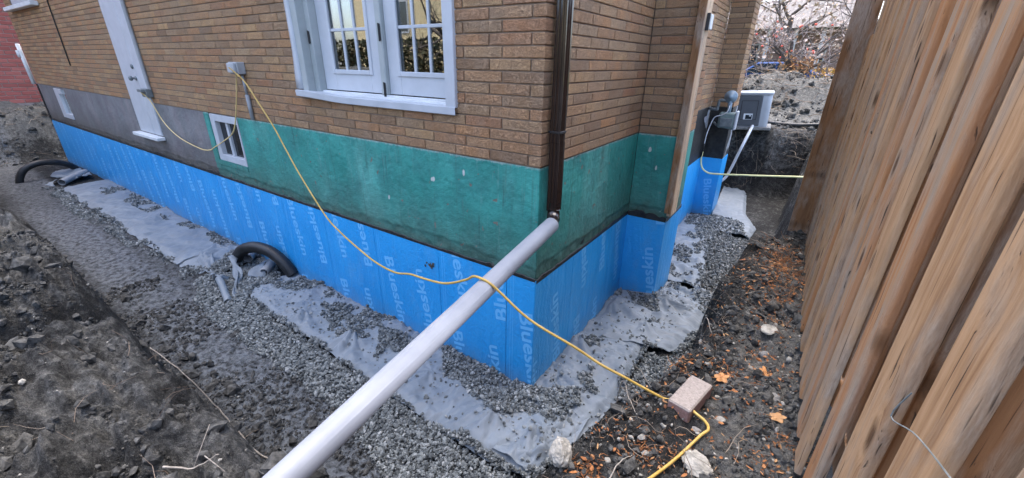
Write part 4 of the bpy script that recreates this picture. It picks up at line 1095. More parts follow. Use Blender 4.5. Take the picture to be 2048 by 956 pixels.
plank(2.10, 2.32, FX + .055, .022, .9, 2.86, MT['wood_brown'], 'backing_board', .004)
mb = MB(); mb.box(-.067, .100, .0, .05, 0, 1.98, .003)
po = mb.obj('end_post', MT['wood_brown'], fence); po.location = Vector((1.414, 2.335, .918)) - fence.location
for z in (1.02, 2.76):
    mb = MB(); mb.box(0, .04, -3.9, 2.3, 0, .09, .003); o = mb.obj('rail', MT['wood_brown'], fence); o.location = Vector((FX + .12, 0, z)) - fence.location
wire_ = MB(); wire_.tube(smooth_path([(1.462, -1.372, 1.888), (1.452, -1.375, 1.838), (1.470, -1.41, 1.848), (1.472, -1.481, 1.875), (1.468, -1.60, 1.92)], 4), .0012, 5)
meta(wire_.obj('loose_wire', MT['iron']), 'thin bent wire sticking out between the two nearest fence boards', 'wire')

# ------------------------------------------------------------------ white drain pipe
P0 = Vector((.115, -.030, 1.430)); P1 = Vector((.260, -1.797, 1.2443)); dP = (P1 - P0)
mb = MB(); n = 56; A_ = [P0 + dP * t for t in (0, .004, .3, .62, .62, 1.0, 1.45)]
mb.tube(A_, [.0455, .0468, .047, .047, .047, .047, .047], n, cap=False); k = len(mb.v)
mb.tube([P0 + dP * t for t in (0, .5, 1.45)], .0432, n, cap=False)
for j in range(n): mb.f.append((j, (j + 1) % n, k + (j + 1) % n, k + j))
pipe = mb.obj('drain_pipe', MT['pvc'], None, True)
meta(pipe, 'long white plastic pipe reaching from the brown downspout across the trench', 'pipe')

# ------------------------------------------------------------------ yellow cords
C1 = [(-3.44, -.105, 2.25), (-3.30, -.115, 2.20), (-3.16, -.118, 2.13), (-2.987, -.139, 2.003), (-2.619, -.214, 1.797), (-2.35, -.27, 1.598), (-2.135, -.314, 1.444), (-1.715, -.4, 1.204), (-1.43, -.46, 1.135), (-1.144, -.517, 1.098), (-.90, -.57, 1.088), (-.664, -.616, 1.11), (-.48, -.655, 1.172), (-.319, -.687, 1.206), (-.127, -.726, 1.258), (.045, -.762, 1.35), (.11, -.777, 1.397), (.158, -.785, 1.408), (.205, -.775, 1.392), (.251, -.753, 1.347), (.391, -.705, 1.223), (.598, -.634, 1.114), (.714, -.595, 1.046), (.827, -.556, .996), (.939, -.518, .945), (1.016, -.492, .918)]
ground_pts = [(1.06, -.475), (1.10, -.49), (1.134, -.527), (1.185, -.548), (1.205, -.586), (1.186, -.628), (1.148, -.719), (1.114, -.812), (1.07, -.923), (1.03, -1.02), (.98, -1.15), (.95, -1.35)]
gq = np.linspace(-.03, .03, 5)
C1 += [(x, y, float(terrain(*[q_.ravel() for q_ in np.meshgrid(x + gq, y + gq)]).max()) + .014) for x, y in ground_pts]
mb = MB(); pp = smooth_path(C1, 6); mb.tube(pp, .0062, 8)
meta(mb.obj('extension_cord', MT['yellow'], None, True), 'yellow cord sagging from the wall outlet over the white pipe to the red paver', 'cord')
C0 = [(-6.12, -.11, 1.90), (-6.034, -.06, 1.802), (-5.828, -.04, 1.526), (-5.454, -.035, 1.367), (-4.902, -.03, 1.29), (-4.62, -.03, 1.305), (-4.446, -.03, 1.362), (-4.128, -.025, 1.479), (-3.90, -.025, 1.58), (-3.76, -.025, 1.729), (-3.603, -.025, 1.988), (-3.47, -.04, 2.19)]
mb = MB(); mb.tube(smooth_path(C0, 6), .0062, 7)
meta(mb.obj('extension_cord', MT['faded_yellow'], None, True), 'pale yellow cord hanging in a loop against the wall past the basement window', 'cord')

# ------------------------------------------------------------------ paver, rocks, leaves, twigs on the ledge
mb = MB(); mb.box(-.051, .051, -.115, .115, 0, .074, .006)
pv = mb.obj('paver', MT['paver'], None, False, (1.100, -.437, tz(1.10, -.437) - .002 if abs(tz(1.1, -.437) - .9) < .03 else .897), (R(1.5), R(-1.5), R(-12.5)))
meta(pv, 'single reddish concrete paver lying on the soil and pinning the yellow cord', 'paver')
def rock(x, y, r, m, label, sq=(1, .8, .62), sub=3, sink=.35, seed=0):
    bm = bmesh.new(); bmesh.ops.create_icosphere(bm, subdivisions=sub, radius=1.0)
    rs = np.random.default_rng(seed + 5); pl = rs.normal(size=(9, 3)); pl /= np.linalg.norm(pl, axis=1)[:, None]; dd = rs.uniform(.66, .92, 9)
    for v in bm.verts:
        p = np.array(v.co); 
        for q, d_ in zip(pl, dd):
            t = p @ q
            if t > d_: p = p - q * (t - d_) * .9
        p = p * (1 + .16 * float(fbm(np.array([p[0] * 2.2 + p[2]]), np.array([p[1] * 2.2 - p[2] * .7]), 3, seed)[0]) + .09 * float(fbm(np.array([p[0] * 6 + p[2] * 5]), np.array([p[1] * 7 - p[2] * 4]), 2, seed + 9)[0]))
        v.co = p * np.array(sq) * r
    me = bpy.data.meshes.new('rock'); bm.to_mesh(me); bm.free(); me.materials.append(m)
    o = link('rock', me, None, (x, y, tz(x, y) + r * sq[2] * (1 - sink)), (0, 0, rs.uniform(0, 6)))
    return meta(o, label, 'rock', 'loose stones on the soil ledge')
rock(.752, -1.035, .058, MT['rock'], 'big pale rough rock on the ledge edge at the bottom of the picture', (1, .85, .85), 4, .25, 1)
rock(1.205, -.75, .062, MT['rock'], 'wide flat pale stone beside the cord, below the paver', (1, .9, .35), 4, .4, 2)
rock(1.167, -.592, .026, MT['rock_dark'], 'grey stone touching the lower right end of the paver', seed=3)
rock(1.236, -.470, .024, MT['rock'], 'knobbly pale stone just right of the paver', seed=4)
rock(.985, -.735, .022, MT['rock'], 'small white stone on the dark soil left of the flat stone', (1, .7, .5), seed=5)
rock(1.015, -.79, .019, MT['rock'], 'lower of two small white stones on the dark soil left of the cord', (1, .8, .5), seed=6)
rock(1.295, .0, .022, MT['rock'], 'smooth pale pebble beyond the orange oak leaf', (1, .8, .6), seed=7)
rock(1.36, .22, .035, MT['rock_dark'], 'grey stone at the foot of the fence boards past the oak leaf', seed=8)
rock(1.35, .42, .060, MT['rock'], 'broad chalky slab of stone near the middle of the fence foot', (1, .7, .3), seed=9)
rock(1.42, -.22, .030, MT['rock_dark'], 'dark grey stone against the nearest fence boards', seed=10)
rock(1.205, -.33, .016, MT['rock'], 'little pale stone behind the upper right corner of the paver', seed=11)
rock(.905, -.93, .017, MT['rock'], 'small whitish stone beside the dead leaf heap near the big pale rock', seed=12)
def leaf_outline(kind):
    if kind == 'oak':
        pts = []
        for i in range(28):
            a = 2 * math.pi * i / 28; r_ = .6 + .4 * (math.cos(a * 5) * .5 + .5) ** .7
            pts.append((r_ * math.cos(a) * 1.0, r_ * math.sin(a) * .8))
        return pts
def oak(x, y, r, label, m=MT['oak'], rot=0.0, tilt=.3):
    P = leaf_outline('oak'); V = [(0, 0, .06)] + [(a, b, .10 * math.sin(a * 3 + b * 4) + .12 * (a * a)) for a, b in P]
    Fc = [(0, i + 1, (i + 1) % len(P) + 1) for i in range(len(P))]
    V = [(p[0] * r, p[1] * r, p[2] * r) for p in V]; mb = MB(); mb.add(V, Fc); mb.tube([(-r * .55, 0, .02 * r), (-r * 1.3, .15 * r, .25 * r)], .0012, 5)
    o = mb.obj('oak_leaf', m, None, False, (x, y, tz(x, y) + .018), (tilt, -.2, rot))
    return meta(o, label, 'leaf', 'large dead leaves on the soil ledge')
oak(1.195, -.205, .037, 'bright orange lobed oak leaf lying just behind the paver', rot=.6)
oak(1.37, -.02, .042, 'orange leaf leaning on the fence foot beyond the oak leaf', rot=2.0, tilt=.5)
oak(1.44, -.34, .034, 'pale round leaf tucked under the near fence boards', MT['brown_leaf'], .3, .2)
oak(.90, -1.11, .048, 'curled tan leaf beside the big pale rock', MT['brown_leaf'], 1.2, .7)
# litter
def litter(n, cx_, cy_, sx, sy, seed, smin, smax):
    r = np.random.default_rng(seed); x = r.normal(cx_, sx, n); y = r.normal(cy_, sy, n); s = r.uniform(smin, smax, n)
    ok = (x < 1.57) & (x > np.interp(y, XE_Y, XE_X) - .03); return x[ok], y[ok], s[ok]
LX = [litter(60, .86, -1.02, .05, .05, 1, .008, .02), litter(55, .98, -.20, .05, .05, 2, .006, .016), litter(60, 1.20, -.15, .07, .06, 3, .006, .016), litter(50, 1.38, .02, .06, .10, 4, .006, .018), litter(90, 1.46, -.6, .04, .16, 5, .006, .018), litter(40, 1.10, -.72, .05, .05, 6, .006, .014), litter(620, 1.32, 1.2, .13, .45, 7, .006, .02), litter(700, 1.2, -.1, .22, .7, 8, .005, .015), litter(110, .97, .55, .06, .5, 31, .005, .014), litter(90, .85, -.55, .06, .25, 32, .005, .016), litter(40, .90, -.80, .06, .05, 9, .005, .012), litter(50, 1.02, -.80, .04, .04, 19, .006, .014)]
x, y, s = [np.concatenate([l[i] for l in LX]) for i in range(3)]; n = len(x); z = terrain(x, y) + .008 + RNG.uniform(0, .012, n)
base_l = np.array([(-1, 0, 0), (-.3, -.42, .12), (.5, -.3, .1), (1, 0, .3), (.4, .36, .14), (-.4, .38, .1), (0, 0, -.1)], float)
Vl = base_l[None] * s[:, None, None] * RNG.uniform(.6, 1.3, (n, 1, 3)); Vl = np.einsum('nij,nkj->nki', rand_rot(n), Vl)
Vl[:, :, 2] *= .55; Vl += np.stack([x, y, z], 1)[:, None]
Fl = np.array([(6, 0, 1), (6, 1, 2), (6, 2, 3), (6, 3, 4), (6, 4, 5), (6, 5, 0)])
lf = link('leaf_litter', arr_mesh('leaf_litter', Vl.reshape(-1, 3), (Fl[None] + (np.arange(n) * 7)[:, None, None]).reshape(-1, 3), MT['leaf'], np.repeat(RNG.uniform(0, 1, n), 7)))
meta(lf, 'orange brown shredded leaves and cedar bits on the soil ledge', 'leaf litter', kind='stuff')
# cedar sprays and roots as thin curved strands
def strands(name, specs, m, label, cat):
    mb = MB()
    for (x, y, L_, r_, up) in specs:
        a = random.uniform(0, 6.28); p = Vector((x, y, tz(x, y) + .004)); pts = [p]; d = Vector((math.cos(a), math.sin(a), up))
        for k in range(4):
            d = (d + Vector((random.gauss(0, .45), random.gauss(0, .45), random.gauss(-.12, .25)))).normalized(); q = pts[-1] + d * L_ / 4
            q.z = max(q.z, tz(q.x, q.y) + .003); pts.append(q)
        mb.tube(pts, [r_, r_ * .9, r_ * .8, r_ * .6, r_ * .3], 4, False, random.random())
    o = mb.obj(name, m); return meta(o, label, cat, kind='stuff')
sp = [(random.gauss(1.38, .07), random.gauss(1.2, .33), random.uniform(.05, .16), .0014, .8) for _ in range(170)]
sp += [(random.gauss(cx_, .05), random.gauss(cy_, .05), random.uniform(.03, .08), .0016, .4) for (cx_, cy_) in ((.86, -1.02), (.98, -.2), (1.2, -.15), (1.03, -.82), (1.46, -.5)) for _ in range(26)]
strands('cedar_sprays', [t for t in sp if t[0] < 1.56], MT['leaf'], 'rusty dry cedar sprays heaped at the fence foot', 'cedar litter')
rt = [(random.uniform(.8, 1.5), random.uniform(-1.2, 1.8), random.uniform(.06, .22), random.uniform(.0008, .002), .5) for _ in range(120)]
rt += [(float(np.interp(t, XE_Y, XE_X)) + random.uniform(-.02, .08), t, random.uniform(.06, .2), .0012, .3) for t in [random.uniform(-1.2, 2.2) for _ in range(90)]]
rt += [(random.uniform(-3.4, .4), random.uniform(-2.5, -1.55), random.uniform(.06, .25), random.uniform(.001, .0024), .5) for _ in range(55)]
rt += [(random.uniform(-.3, 1.8), random.uniform(7.2, 8.0), random.uniform(.15, .5), random.uniform(.002, .005), .2) for _ in range(160)]
rt += [(random.uniform(-.8, 1.9), random.uniform(9.2, 11.3), random.uniform(.2, .7), random.uniform(.003, .008), .4) for _ in range(260)]
rt += [(random.uniform(-15, -13.4), random.uniform(-2.5, 1.5), random.uniform(.2, .5), .004, .3) for _ in range(70)]
strands('root_fibres', rt, MT['root'], 'fine dry roots and straw poking from the dug soil', 'roots')
def twig(P, r0, r1, label, m=MT['twig'], forks=()):
    pp = smooth_path(P, 6); mb = MB(); n = len(pp)
    mb.tube([p + Vector((random.gauss(0, r0 * .35), random.gauss(0, r0 * .35), random.gauss(0, r0 * .35))) for p in pp], [r0 + (r1 - r0) * i / (n - 1) for i in range(n)], 7)
    for F_ in forks: mb.tube(F_, [r1 * 1.2 if i == 0 else r1 * .6 for i in range(len(F_))], 5)
    return meta(mb.obj('twig', m, None, True), label, 'twig')
def G_(x, y, d=.012): return (x, y, tz(x, y) + d)
twig([G_(-.62, -1.30), G_(-.93, -1.40, .02), G_(-1.12, -1.45, .02), (-1.33, -1.47, .10), (-1.50, -1.50, .26), (-1.66, -1.56, .48), (-1.88, -1.63, .62)], .0060, .0028, 'long thin grey twig leaning down the dark bank beside the trench')
twig([G_(-.55, -1.93, .02), (-.48, -1.86, tz(-.48, -1.86) + .08), (-.42, -1.78, tz(-.42, -1.78) + .10)], .005, .002, 'pale forked dry twig on the bank at the lower left edge', MT['root'].copy() if False else MT['twig'], forks=([Vector((-.48, -1.86, tz(-.48, -1.86) + .08)), Vector((-.55, -1.75, tz(-.5, -1.8) + .12))], [Vector((-.45, -1.82, tz(-.45, -1.82) + .09)), Vector((-.33, -1.80, tz(-.4, -1.8) + .08))]))
twig([G_(.745, -.36, .03), (.80, -.52, .90), G_(.87, -.60, .03), G_(.92, -.66, .02)], .003, .0015, 'thin twig overhanging the trench from the ledge left of the paver')
twig([G_(.93, .62, .05), G_(1.0, .50, .05), (1.02, .30, .93), G_(1.08, .18, .02)], .004, .002, 'thin pale twig on the ledge edge beside the wrinkled fabric')
twig([G_(1.10, .02, .012), G_(1.2, -.12, .02), G_(1.28, -.14, .012)], .003, .0014, 'slim curved stem on the soil behind the oak leaf')
twig([G_(.94, -1.12, .01), (.955, -.98, tz(.955, -.98) + .05), G_(.98, -.86, .02)], .0035, .0015, 'upright dry stem among the leaves by the big pale rock')

# ------------------------------------------------------------------ drain bits by the wall
def hollow(name, P, r, rib, m, parent=None, t=.006, n=18, step=7):
    pp = smooth_path(P, step); rr = [r + (rib if i % 2 else 0) for i in range(len(pp))]; mb = MB()
    mb.tube(pp, rr, n, False); k = len(mb.v); mb.tube(pp, r - t, n, False); L_ = (len(pp) - 1) * n
    for j in range(n):
        mb.f.append((j, (j + 1) % n, k + (j + 1) % n, k + j)); mb.f.append((L_ + j, L_ + (j + 1) % n, k + L_ + (j + 1) % n, k + L_ + j))
    return mb.obj(name, m, parent, True)
meta(hollow('drain_hose', [(-3.17, -.06, .06), (-3.28, -.09, .21), (-3.45, -.13, .31), (-3.66, -.19, .33), (-3.85, -.25, .26), (-3.99, -.28, .12), (-4.03, -.30, -.02)], .064, .002, MT['black_plastic'], step=8), 'thick black hose arched out of the gravel beside the blue wall, nearer one', 'hose')
meta(hollow('drain_hose', [(-11.35, -.12, .02), (-11.33, -.25, .19), (-11.3, -.44, .30), (-11.3, -.67, .33), (-11.3, -.88, .26), (-11.3, -1.0, .12), (-11.3, -1.06, -.05)], .058, .002, MT['black_plastic'], step=8), 'black hose arched over pale fabric at the far end of the trench', 'hose')
meta(hollow('pipe_stub', [(-4.10, .0, .17), (-4.02, -.08, .15), (-3.9, -.2, .12)], .055, .001, MT['grey_plastic']), 'grey pipe stub wedged between the black arched hose and the wall', 'pipe')
meta(hollow('pipe_stub', [(-3.60, -.06, .12), (-3.53, -.14, .10), (-3.46, -.235, .085)], .042, .006, MT['grey_plastic'], step=9), 'open grey corrugated pipe end under the black arched hose', 'pipe')
meta(hollow('pipe_stub', [(-10.8, -.15, .12), (-10.5, -.40, .11), (-10.25, -.62, .09)], .06, .001, MT['grey_plastic']), 'grey rolled sleeve lying at the far end of the trench by the farther hose', 'pipe')
meta(hollow('pipe_scrap', [(-3.52, -.66, .17), (-3.42, -.68, .14), (-3.30, -.71, .08), (-3.20, -.735, .04)], .034, .0, MT['fabric'], t=.003), 'pale cut pipe scrap lying open on the gravel left of the corner fabric sheet', 'pipe scrap')
def ribbon(name, P, w, m, label, cat, tw=.6, seed=0):
    pp = smooth_path(P, 7); r = np.random.default_rng(seed); V = []; Fc = []; n = len(pp)
    for i, p in enumerate(pp):
        t = (pp[min(i + 1, n - 1)] - pp[max(i - 1, 0)]).normalized(); s_ = t.cross(Vector((0, 0, 1)))
        s_ = s_.normalized() if s_.length > .05 else Vector((1, 0, 0)); u_ = s_.cross(t); a = tw * math.sin(i * .35 + seed)
        d = s_ * math.cos(a) + u_ * math.sin(a); ww = w * (.75 + .35 * math.sin(i * .5 + seed * 2))
        for k in (-1, -.33, .33, 1): V.append(p + d * ww * k / 2 + u_ * (.012 * math.cos(k * 2.5 + i * .3)))
    for i in range(n - 1):
        for k in range(3): Fc.append((i * 4 + k, i * 4 + k + 1, i * 4 + k + 5, i * 4 + k + 4))
    mb = MB(); mb.add(V, Fc); o = mb.obj(name, m, None, True); md = o.modifiers.new('t', 'SOLIDIFY'); md.thickness = .003
    return meta(o, label, cat)
ribbon('fabric_scrap', [(-3.87, -.60, .06), (-3.72, -.62, .10), (-3.62, -.66, .16), (-3.52, -.64, .20), (-3.50, -.58, .14)], .06, MT['fabric'], 'folded pale strip joined to the cut pipe scrap on the gravel', 'fabric scrap', .8, 2)
ribbon('fabric_scrap', [(-4.35, -.40, .14), (-4.22, -.47, .12), (-4.08, -.53, .07), (-3.93, -.58, .05)], .075, MT['fabric'], 'curled pale scrap at the left edge of the crumpled fabric flap', 'fabric scrap', .4, 5)
ribbon('fabric_scrap', [(-3.93, -.33, .20), (-3.76, -.40, .15), (-3.60, -.45, .10), (-3.45, -.52, .06)], .10, MT['fabric'], 'thin pale fabric strip hanging from the black arched hose', 'fabric scrap', .5, 7)
ribbon('fabric_scrap', [(-3.66, -.42, .12), (-3.50, -.52, .08), (-3.33, -.61, .06), (-3.23, -.66, .04)], .045, MT['fabric'], 'narrow fabric strip trailing over gravel to the front sheet', 'fabric scrap', .6, 9)
ribbon('fabric_scrap', [(-3.70, -.08, .10), (-3.58, -.20, .13), (-3.45, -.33, .07)], .16, MT['fabric'], 'ragged fabric piece round the corrugated pipe end', 'fabric scrap', .3, 4)
us = np.arange(-11.75, -10.55, .04)
sheet('fabric_sheet', us, lambda u: (-.12, -.62 + .15 * abs(math.sin(u * 3))), lambda u, v: (u - .5 * v, v), 171, .05, 'pale fabric piece under the farther black hose', lift=.05, nv=24, fold=3)
ribbon('fabric_scrap', [(-10.75, -.55, .06), (-10.5, -.70, .09), (-10.3, -.78, .05)], .16, MT['fabric'], 'small folded fabric scrap at the far trench end', 'fabric scrap', .3, 3)
rock(1.01, 1.02, .035, MT['white'], 'small white lump on the gravel at the foot of the ledge', seed=21)

# ------------------------------------------------------------------ gas meter, heat pump, hoses
gm = empty('gas_meter', (.30, 4.95, 1.5), 'grey green gas meter with regulator and pipes on the far blue pier', 'gas meter')
def gmo(name, mb, m, sm=False):
    o = mb.obj(name, m, gm, sm); o.location = -gm.location; return o
mb = MB(); mb.box(.175, .405, 4.87, 5.0, 1.475, 1.70, .02); gmo('meter_body', mb, MT['meter'])
mb = MB(); mb.box(.205, .375, 4.855, 4.869, 1.50, 1.62, .005); mb.lathe([(0, .05), (.012, .045)], (.29, 4.869, 1.63), (0, -1, 0), 12) if False else None; gmo('meter_face', mb, MT['iron'])
mb = MB(); mb.box(.395, .425, 4.86, 5.01, 1.46, 1.725, .008); gmo('meter_side_plate', mb, MT['ac_light'])
mb = MB(); mb.lathe([(0, .03), (.02, .085), (.035, .09), (.045, .085), (.05, .09), (.065, .085), (.09, .03), (.12, .02)], (.275, 4.99, 1.915), (0, -1, 0), 18); gmo('regulator', mb, MT['regulator'], True)
mb = MB(); mb.tube([(.285, 4.94, 1.86), (.29, 4.94, 1.70)], .028, 10); gmo('regulator_neck', mb, MT['regulator'], True)
mb = MB(); mb.tube(smooth_path([(.25, 4.94, 1.86), (.17, 4.94, 1.865), (.135, 4.94, 1.85), (.13, 4.94, 1.80), (.12, 4.95, 1.735)], 4), .022, 8); mb.tube([(.14, 4.95, 1.73), (.0, 4.97, 1.735)], .02, 8); gmo('inlet_pipe', mb, MT['iron'], True)
mb = MB(); mb.tube(smooth_path([(.10, 5.05, 1.53), (.18, 4.92, 1.50), (.30, 4.90, 1.485), (.41, 4.92, 1.47)], 4), .016, 8); gmo('outlet_pipe', mb, MT['iron'], True)
mb = MB(); mb.tube(smooth_path([(.298, 4.84, 1.80), (.28, 4.84, 1.71), (.2, 4.87, 1.655), (.12, 4.9, 1.62), (.08, 4.9, 1.50), (.055, 4.9, 1.36), (.045, 4.92, 1.22)], 5), .008, 6); gmo('sensor_wire', mb, MT['white_hose'], True)
mb = MB(); mb.tube([(.045, 4.92, 1.22), (.035, 4.95, 1.13), (.02, 4.98, 1.0)], .012, 6); gmo('black_wire', mb, MT['black_plastic'], True)
mb = MB(); mb.tube(smooth_path([(.03, 4.99, 1.08), (.028, 5.0, .95), (.06, 5.0, .84), (.13, 5.0, .775), (.27, 5.0, .757), (.8, 5.0, .815), (1.44, 5.0, .893)], 6), .0135, 8)
meta(mb.obj('gas_pipe', MT['gas_yellow'], None, True), 'pale yellow gas line crossing the trench from the far pier to the fence post', 'gas pipe')
hp = empty('heat_pump', (.38, 7.55, 1.22), 'boxy grey heat pump unit standing on the bank behind the gas meter', 'heat pump', None); hp.rotation_euler = (R(2), R(-3), R(4)); hp.scale = (1.13, 1.0, 1.04)
def rbox(w, d, h, r, z0=0.0, n=6, flare=0.0):
    pr_ = []
    for (sx, sy, a0) in ((1, 1, 0), (-1, 1, 90), (-1, -1, 180), (1, -1, 270)):
        for k in range(n):
            a = R(a0 + 90 * k / (n - 1)); pr_.append((sx * (w / 2 - r) + r * math.cos(a), sy * (d / 2 - r) + r * math.sin(a)))
    mb = MB(); m_ = len(pr_); zs_ = (z0, z0 + .01, z0 + h - .01, z0 + h); V = []
    for i, z in enumerate(zs_):
        s_ = (.98, 1, 1 + flare, .985 + flare)[i]; V += [(x * s_, y * s_, z) for x, y in pr_]
    Fc = [(i * m_ + k, i * m_ + (k + 1) % m_, (i + 1) * m_ + (k + 1) % m_, (i + 1) * m_ + k) for i in range(3) for k in range(m_)] + [tuple(range(m_)), tuple(3 * m_ + k for k in range(m_))]
    mb.add(V, Fc); return mb
rbox(.50, .44, .56, .075, .03, flare=.03).obj('casing', MT['ac_light'], hp, True)
rbox(.54, .48, .045, .08, .592).obj('top_cap', MT['ac_light'], hp, True)
mb = MB(); mb.box(-.25, .125, -.238, -.200, .05, .585, .012); mb.obj('front_panel', MT['ac_dark'], hp)
mb = MB()
for q in ((-.18, -.172, .16, .50), (.062, .07, .16, .50), (-.172, .062, .492, .50), (-.172, .062, .16, .168)): mb.box(q[0], q[1], -.2405, -.237, q[2], q[3])
mb.obj('panel_groove', MT['black_metal'], hp)
mb = MB(); mb.box(-.125, .01, -.243, -.238, .165, .27); lb = mb.obj('display', MT['label_white'], hp)
mb = MB(); mb.box(-.095, .003, -.245, -.2432, .172, .248); mb.obj('screen', MT['car_glass'], lb)
mb = MB(); mb.box(-.04, -.01, -.2465, -.2452, .222, .24); mb.obj('button', MT['label_white'], lb)
rbox(.62, .56, .05, .02, -.02).obj('base_pad', MT['rock_dark'], hp)
mb = MB(); mb.tube(smooth_path([(.44, 7.28, 1.27), (.43, 7.05, 1.17), (.385, 6.9, .95), (.34, 6.9, .76), (.282, 6.9, .505), (.219, 6.88, .30), (.10, 6.8, .16)], 6), .026, 10)
meta(mb.obj('condensate_hose', MT['white_hose'], None, True), 'white hose dropping from the grey heat pump down the bank', 'hose')
meta(hollow('drain_hose', [(.60, 7.85, 1.30), (.80, 7.9, 1.285), (1.05, 7.9, 1.28), (1.25, 7.92, 1.29), (1.6, 7.95, 1.33)], .032, .004, MT['black_plastic'], step=9), 'black pipe lying flat on the bank right of the heat pump', 'hose')

# ------------------------------------------------------------------ background
nb = empty('red_brick_house', (-15.4, -2, 1.2), 'red brick neighbour house at the far left behind the soil heap', 'house')
mb = MB(); mb.box(-22, -15.412, -7, 4, .9, 6.2); o = mb.obj('wall', MT['pale_mortar'], nb); o.location = -nb.location; nw = o
mb = MB(); ch, bl = .095, .27
for n in range(52):
    z0 = 1.2 + n * ch; u = -7 + (bl / 2 if n % 2 else 0)
    while u < 4 - bl:
        if z0 < 6.1: mb.box(-15.46, -15.40 + random.uniform(-.004, .004), u, u + bl - .014, z0, z0 + ch - .015, .004, random.random())
        u += bl
o = mb.obj('bricks', MT['red_brick'], nw); o['kind'] = 'stuff'
mb = MB(); V = [(-22.4, -7.4, 6.2), (-15.0, -7.4, 6.2), (-15.0, 4.4, 6.2), (-22.4, 4.4, 6.2), (-18.7, -7.4, 8.6), (-18.7, 4.4, 8.6)]
mb.add(V, [(0, 1, 4), (2, 3, 5), (1, 2, 5, 4), (3, 0, 4, 5), (0, 3, 2, 1)]); o = mb.obj('roof', MT['shingle'], nb); o.location = -nb.location
structure(link('lawn', arr_mesh('lawn', [(-8, 14.2, 1.32), (14, 14.2, 1.32), (14, 40, 1.5), (-8, 40, 1.5)], [(0, 1, 2, 3)], MT['lawn'])))

def grow(mbs, mbt, p, d, L_, r_, lev, tips, spread=.6, grav=.0, kids=(3, 4)):
    n = 4; pts = [p]; rr = [r_]
    for k in range(n):
        d = (d + Vector((random.gauss(0, .16), random.gauss(0, .16), random.gauss(0, .12) + grav))).normalized(); pts.append(pts[-1] + d * L_ / n); rr.append(r_ * (1 - .45 * (k + 1) / n))
    (mbs if lev > 1 else mbt).tube(pts, rr, 7 if lev > 2 else (5 if lev > 1 else 3), False, random.random())
    if lev == 0: tips.append((pts[-1], d)); tips.append((pts[2], d)); return
    for i in range(random.randint(*kids)):
        k = random.choice((2, 3, 4)); a = Vector((random.gauss(0, 1), random.gauss(0, 1), random.gauss(.15, .8))).normalized()
        grow(mbs, mbt, pts[k], (d * (1 - spread) + a * spread).normalized(), L_ * random.uniform(.55, .8), rr[k] * .62, lev - 1, tips, spread, grav, kids)
def cards(name, C_, s, m, parent, q=1, kind='stuff', flat=1.0):
    n = len(C_); q4 = np.array([(-1, -.5, 0), (.2, -.7, .2), (1, .1, 0), (0, .7, -.1)], float)
    V = q4[None] * (s * RNG.uniform(.6, 1.3, n))[:, None, None]; V = np.einsum('nij,nkj->nki', rand_rot(n), V) + np.asarray(C_)[:, None]
    o = link(name, arr_mesh(name, V.reshape(-1, 3), np.arange(n * 4).reshape(-1, 4), m, np.repeat(RNG.uniform(0, 1, n), 4)), parent)
    if kind: o['kind'] = kind
    return o
# crabapple
ct = empty('crabapple_tree', (.70, 14.2, 1.3), 'low spreading crabapple tree, nearly bare, dotted with red fruit', 'tree')
mbs, mbt, tips = MB(), MB(), []
fork = Vector((.62, 14.2, 2.02))
mbs.tube([(.70, 14.2, 1.2), (.66, 14.2, 1.7), fork], [.13, .11, .10], 9)
for (dx, dy, dz, L_) in ((-.75, .1, .35, 1.1), (.75, -.1, .45, 1.1), (.2, .5, .8, 1.2), (-.35, -.4, .85, 1.2), (.5, .3, .85, 1.2), (-.6, .5, .6, 1.2), (.1, -.5, .9, 1.1)):
    grow(mbs, mbt, fork, Vector((dx, dy, dz)).normalized(), L_, .062, 4, tips, .58, .0, (3, 4))
tr = mbs.obj('trunk', MT['bark'], ct); tr.location = -ct.location
o = mbt.obj('twigs', MT['fine_twig'], ct); o.location = -ct.location; o['kind'] = 'stuff'
T = np.array([t[0][:] for t in tips]); sel = RNG.choice(len(T), min(len(T), 34), replace=False)
V = (IV[None] * RNG.uniform(.028, .042, (len(sel), 1, 1)) + T[sel][:, None]); 
o = link('fruit', arr_mesh('fruit', V.reshape(-1, 3), (IF[None] + (np.arange(len(sel)) * 12)[:, None, None]).reshape(-1, 3), MT['fruit'], np.repeat(RNG.uniform(0, 1, len(sel)), 12), True), ct); o.location = -ct.location; o['kind'] = 'stuff'
bl_ = np.stack([RNG.normal(.72, .26, 260), RNG.normal(14.1, .25, 260), RNG.normal(2.36, .13, 260)], 1)
o = cards('dead_leaves', bl_, .05, MT['brown_leaf'], ct); o.location = -ct.location
sel2 = RNG.choice(len(T), min(len(T), 500), replace=False)
o = cards('leaf_remnants', T[sel2] + RNG.normal(0, .05, (len(sel2), 3)), .026, MT['brown_leaf'], ct); o.location = -ct.location
# far trees
def far_tree(x, y, h, w, label, m, n, bare=.5):
    e = empty('autumn_tree', (x, y, 1.3), label, 'tree', 'trees across the street'); mbs, mbt, tips = MB(), MB(), []
    mbs.tube([(0, 0, 0), (.05, 0, h * .25), (.0, .05, h * .45)], [.2, .16, .13], 8)
    for k in range(6):
        a = k * 1.05 + random.random(); grow(mbs, mbt, Vector((0, 0, h * (.25 + .04 * k))), Vector((math.cos(a) * .8, math.sin(a) * .8, .7)).normalized(), h * .28, .09, 3, tips, .5, .02, (3, 4))
    mbs.obj('trunk', MT['bark'], e); o = mbt.obj('twigs', MT['fine_twig'], e); o['kind'] = 'stuff'
    T = np.array([t[0][:] for t in tips]); k = RNG.integers(0, len(T), n)
    c = cards('crown', T[k] + RNG.normal(0, w * .12, (n, 3)), .13, m, e)
far_tree(-4.2, 27, 8.0, 4, 'leftmost autumn tree across the street, partly hidden by the house corner', MT['far_leaf'], 800)
